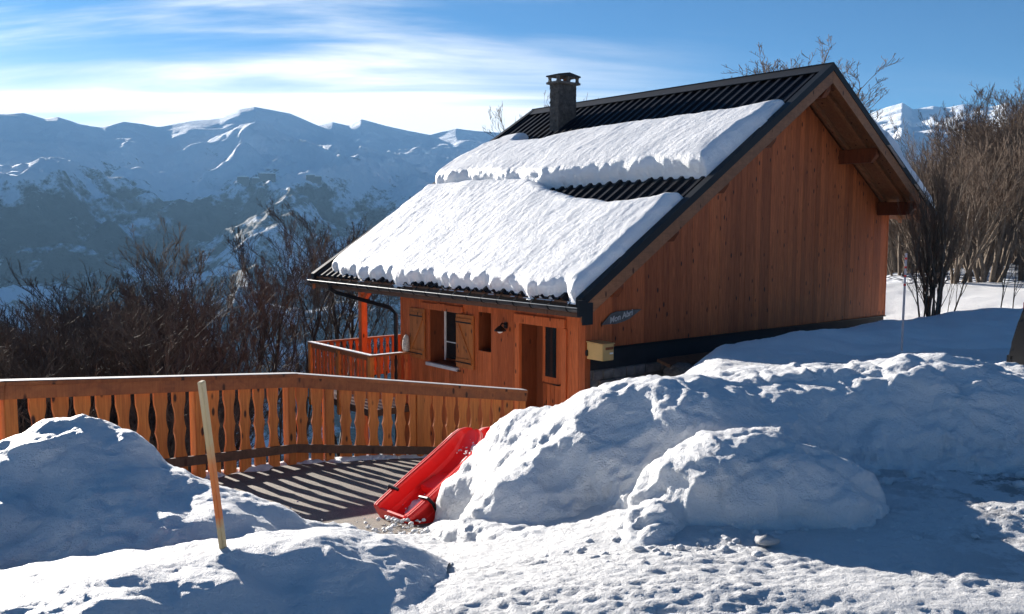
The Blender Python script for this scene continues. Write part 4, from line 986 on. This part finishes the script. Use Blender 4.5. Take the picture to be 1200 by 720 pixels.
# ------------------------------------------------------------------ trees: bare broadleaves
def rot_dir(d, ang, az):
    d = Vector(d).normalized(); q = Vector((0, 0, 1)) if abs(d.z) < .95 else Vector((1, 0, 0)); r_ = d.cross(q).normalized()
    return (Matrix.Rotation(az, 3, d) @ (Matrix.Rotation(ang, 3, r_) @ d)).normalized()
def gen_tree(seed, kind):
    rnd = random.Random(seed); tr, cw = MB(), MB()
    def branch(p, d, L, r_, lev, maxlev):
        n = 5 if lev == 0 else (4 if lev == 1 else 3); pts = [np.array(p)]; rs_ = [r_]; dd = Vector(d)
        for i in range(n):
            wob = .10 if lev == 0 else .20
            dd = (dd+Vector((rnd.gauss(0, wob), rnd.gauss(0, wob), rnd.gauss(0, wob*.5)+(.06 if lev > 0 else .02)))).normalized()
            pts.append(pts[-1]+np.array(dd)*L/n); rs_.append(max(r_*(1-(i+1)/n*(.72 if lev < 2 else .75)), .0055))
        (tr if lev <= 1 and not (kind == 'shrub') else cw).tube(pts, rs_, 7 if lev == 0 else (5 if lev == 1 else 3), cap=False)
        if lev >= maxlev: return
        nk = {'ash': (13, 8, 6, 4), 'hazel': (10, 7, 5, 3), 'shrub': (8, 6, 4, 2), 'oak': (13, 8, 6, 4)}[kind][min(lev, 3)]
        for k_ in range(nk):
            u = rnd.uniform(.32 if lev == 0 else .2, 1.0) if k_ else .97
            fi = min(int(u*n), n-1); q = pts[fi]+(pts[fi+1]-pts[fi])*(u*n-fi); loc_d = Vector(tuple(pts[fi+1]-pts[fi])).normalized()
            an = rnd.uniform(.28, .66) if kind != 'oak' else rnd.uniform(.4, .9)
            if kind == 'hazel' and lev == 0: an = rnd.uniform(.3, .6)
            nd = rot_dir(loc_d, an if k_ else .15, rnd.uniform(0, 6.283)); nd = (nd+Vector((0, 0, .25))).normalized()
            rr = np.interp(u, np.linspace(0, 1, n+1), rs_)
            branch(q, nd, L*rnd.uniform(.34, .54)*(1.25-.6*u), max(rr*rnd.uniform(.42, .62), .0065), lev+1, maxlev)
    if kind == 'ash': branch((0, 0, -.5), (rnd.gauss(0, .04), rnd.gauss(0, .04), 1), 8.6, .15, 0, 4)
    elif kind == 'oak': branch((0, 0, -.5), (rnd.gauss(0, .05), rnd.gauss(0, .05), 1), 7.8, .19, 0, 4)
    elif kind == 'hazel':
        for i in range(7): a = rnd.uniform(0, 6.28); branch((.22*math.cos(a), .22*math.sin(a), -.4), (.38*math.cos(a), .38*math.sin(a), 1), rnd.uniform(4.5, 6.5), rnd.uniform(.07, .12), 0, 3)
    else:
        for i in range(9): a = rnd.uniform(0, 6.28); branch((.15*math.cos(a), .15*math.sin(a), -.3), (.55*math.cos(a), .55*math.sin(a), 1), rnd.uniform(2, 3.4), .03, 0, 3)
    allv = np.array(tr.v+cw.v); return tr, cw, allv[:, 2].max()
TREES = {}
for kind, seeds in (('ash', (1, 2, 3, 4)), ('oak', (5, 6)), ('hazel', (7, 8, 9)), ('shrub', (10, 11))):
    for sd_ in seeds:
        tr_, cw_, hh = gen_tree(sd_, kind)
        TREES.setdefault(kind, []).append((tr_.mesh('trunk', M_BARK if kind != 'ash' else M_BARKD, True, fix=False) if tr_.v else None, cw_.mesh('crown', M_TWIGR if sd_ in (3, 6, 8, 11) else M_TWIG, False, fix=False), hh))
M_TWIGW = flat_mat('sunlit_brown_twig', (.14, .094, .064), .85, 0, .4, 3); M_BARKW = flat_mat('sunlit_grey_bark', (.15, .115, .085), .9, 0, .45, 9, .01)  # lighter, warmer copies for the right-hand trees, sunlight painted into the colour
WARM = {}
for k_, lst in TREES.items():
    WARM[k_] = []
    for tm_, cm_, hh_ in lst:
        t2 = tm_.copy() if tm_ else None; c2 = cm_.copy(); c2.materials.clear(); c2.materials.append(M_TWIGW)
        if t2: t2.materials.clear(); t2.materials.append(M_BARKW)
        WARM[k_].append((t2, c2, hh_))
def plant(kind, v, X, Y, z, h, label, name, cat='tree', group=None, wide=1.0):
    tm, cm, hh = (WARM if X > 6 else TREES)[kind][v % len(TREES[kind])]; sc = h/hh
    o = thing(name, label, cat, (X, Y, z), random.uniform(0, 6.28), group); o.scale = (sc*wide, sc*wide, sc)
    if tm: put('trunk', tm, o)
    put('crown', cm, o); return o
def gz(X, Y):
    return float(base_h(X, Y)) if math.hypot(X, Y) < 60 else terr_z(X, Y)
# named trees of the left wood: (photo x, top y, distance, kind, variant, label)
named = [(240, 258, 30, 'ash', 0, 'tall bare tree above the leaning stake, left of the twin-topped one', 1.15), (262, 268, 33, 'ash', 2, 'bare tree close behind the tall one, its twigs crossing it', 1.),
         (302, 262, 31, 'ash', 2, 'slender reddish bare tree between the tall ones left of the roof', .8), (345, 268, 34, 'ash', 1, 'dark bare tree a little left of the chalet eaves', .9),
         (408, 238, 37, 'ash', 3, 'spreading bare tree whose twigs show above the lower left roof corner', 1.1), (385, 262, 40, 'ash', 0, 'rounded bare tree just left of the roof corner', 1.1),
         (130, 312, 30, 'hazel', 0, 'many-stemmed bare tree seen above the left snow pile', 1.2), (165, 318, 28, 'ash', 3, 'fan-shaped bare tree right of the many-stemmed one', 1.2), (90, 322, 33, 'ash', 1, 'low bare tree left of the many-stemmed one', 1.2),
         (20, 335, 30, 'hazel', 1, 'bare thicket tree at the left picture edge', 1.3)]
for (x, y, Y, kd, v, lb, wd) in named:
    p = at(x, y, Y); z0 = gz(p[0], Y); plant(kd, v, p[0], Y, z0, max(3, (p[2]-z0)*1.02), lb, 'bare_tree', wide=wd)
rnd = random.Random(5); placed = []
for i in range(420):                                           # the wood on the slope below
    Y = rnd.uniform(17, 62); x = rnd.uniform(-260, 560); X = (x-600)/1045*Y
    if float(edge_dist(np.array(X), np.array(Y))) < 4: continue
    hx = (X-C0[0])*HV[0]+(Y-C0[1])*HV[1]; hy = (X-C0[0])*HU[0]+(Y-C0[1])*HU[1]
    if hx > -3 and -2 < hy < 11 or (Y < 24 and x > 335) or hx > -1: continue
    z0 = gz(X, Y); ytop = np.interp(x, [-300, 0, 60, 130, 200, 260, 350, 430, 560], [320, 335, 330, 305, 285, 268, 262, 245, 240])+rnd.uniform(8, 66)
    zt2 = at(x, ytop, Y)[2]; h = zt2-z0
    if h < 2.5: continue
    kd = rnd.choice(['ash', 'ash', 'oak', 'ash', 'hazel']); 
    plant(kd, rnd.randrange(4), X, Y, z0, min(h, 15), 'bare brown tree of the wood on the slope below the fence', 'bare_tree', group='bare trees in the wood below the fence', wide=1.25 if h < 8 else 1.)
for i in range(95):
    Y = rnd.uniform(14, 34); x = rnd.uniform(-300, 480); X = (x-600)/1045*Y
    if float(edge_dist(np.array(X), np.array(Y))) < 3.2: continue
    hx = (X-C0[0])*HV[0]+(Y-C0[1])*HV[1]; hy = (X-C0[0])*HU[0]+(Y-C0[1])*HU[1]
    if hx > -3 and -2 < hy < 11 or (Y < 24 and x > 335) or hx > -1: continue
    plant('shrub', i, X, Y, gz(X, Y), rnd.uniform(2.4, 4.5), 'leafless shrub in the thicket below the fence', 'bare_shrub', 'shrub', 'leafless shrubs below the fence', wide=1.2)
# trees behind the roof and on the right
for (x, y, Y, kd, v, lb, wd) in [(996, 36, 33, 'oak', 1, 'bare spreading tree rising directly behind the roof peak', 1.7), (965, 62, 38, 'ash', 3, 'fine-twigged bare tree crown crossing behind the roof peak', 1.3), (925, 72, 36, 'oak', 1, 'bare tree crown showing left of the roof peak', 1.4),
        (840, 82, 44, 'ash', 0, 'twig tops just above the middle of the ridge', 1.), (775, 96, 46, 'ash', 2, 'twig tops above the ridge right of the chimney', 1.), (690, 108, 50, 'ash', 1, 'lone twig tips beside the chimney', .7)]:
    p = at(x, y, Y); z0 = gz(p[0], Y); plant(kd, v, p[0], Y, z0, p[2]-z0, lb, 'bare_tree', wide=wd)
for (x, yb, ytop, Y, kd, v, lb, wd) in [(1098, 378, 150, 17.5, 'hazel', 0, 'many-stemmed hazel right of the gable beside the marker pole', .48), (1106, 378, 190, 18.2, 'hazel', 2, 'forked leaning hazel stems behind the marker pole clump', .65),
        (1128, 326, 132, 26, 'hazel', 1, 'thick clump of stems further back on the snowy slope', 1.0), (1060, 300, 165, 30, 'hazel', 2, 'reddish bare shrub tree close to the gable edge', .9),
        (1165, 300, 112, 38, 'oak', 1, 'tall brown tree at the upper right on the slope', 1.1), (1198, 280, 92, 40, 'oak', 0, 'tallest bare tree at the right picture edge', 1.2), (1230, 280, 95, 36, 'ash', 3, 'bare tree just cut by the right picture edge', 1.2)]:
    p = at(x, ytop, Y); z0 = gz(p[0], Y)-.1; plant(kd, v, p[0], Y, z0, p[2]-z0, lb, 'bare_tree', wide=wd)
for i in range(150):
    Y = rnd.uniform(26, 75); x = rnd.uniform(1040, 1420); X = (x-600)/1045*Y; z0 = gz(X, Y)
    ytop = np.interp(x, [1040, 1100, 1160, 1200, 1400], [195, 155, 122, 98, 85])+rnd.uniform(-8, 60); h = at(x, ytop, Y)[2]-z0
    if h < 2.5: continue
    plant(rnd.choice(['oak', 'ash', 'hazel', 'oak']), rnd.randrange(4), X, Y, z0, h, 'bare brown tree in the wood on the right-hand slope', 'bare_tree', group='bare trees on the right-hand slope', wide=1.1)
for (x, yb, ytop, Y, lb) in [(1176, 358, 250, 16.6, 'thin leafless sapling on the snow ridge, left of two'), (1192, 358, 262, 16.8, 'thin leafless sapling nearest the right edge on the snow ridge')]:
    p = at(x, ytop, Y); z0 = gz(p[0], Y)-.05; plant('ash', 3, p[0], Y, z0, p[2]-z0, lb, 'sapling', 'sapling', wide=.5)

# ------------------------------------------------------------------ far ski village on the opposite slope
def hit(x, y):
    d = ray(x, y); d = d/np.hypot(d[0], d[1])
    for r_ in np.arange(2400, 9000, 20):
        if terr_z(d[0]*r_, d[1]*r_) > CAM_H+d[2]*r_: return d[0]*r_, d[1]*r_
    return None
for (x, y, w_, h_, lb) in [(285, 218, 62, 42, 'far tower-like apartment block, leftmost in the ski village'), (300, 217, 40, 20, 'low apartment block between the towers of the far village'), (313, 213, 90, 34, 'wide apartment block in the middle of the far village'), (364, 215, 46, 30, 'far apartment block, left of the pair on the right'), (373, 215, 36, 30, 'far apartment block, right of the pair on the right')]:
    hp_ = hit(x, y)
    if hp_ is None: continue
    z0 = terr_z(*hp_); b_ = thing('apartment_building', lb, 'building', (hp_[0], hp_[1], z0), -math.atan2(hp_[0], hp_[1]))
    MB().box(-w_/2, w_/2, -9, 9, -12, h_).build('wall', M_FARB, b_)
    MB().prism([(-w_/2-2, h_), (w_/2+2, h_), (w_/4, h_+7), (-w_/4, h_+7)], 'y', -10, 10).build('roof', M_SNOW, b_)
    nf = int(h_/10)
    for f_ in range(nf): MB().box(-w_/2+3, w_/2-3, -10.2, -9, f_*10+4, f_*10+6.5).build('balcony', M_CONC, b_)

# ------------------------------------------------------------------ haze in the valley air
hz = MB().box(-17000, 17000, -17000, 17000, -1200, 1600).mesh('haze', bpy.data.materials.new('haze_air'))
hm = hz.materials[0]; hm.use_nodes = True; hn, hl = hm.node_tree.nodes, hm.node_tree.links; hn.clear()
pv = hn.new('ShaderNodeVolumePrincipled'); pv.inputs['Color'].default_value = (.32, .62, 1.0, 1); pv.inputs['Density'].default_value = 3.0e-5; pv.inputs['Anisotropy'].default_value = .2
ho = hn.new('ShaderNodeOutputMaterial'); hl.new(pv.outputs[0], ho.inputs['Volume'])
tag(put('haze', hz), kind='stuff')
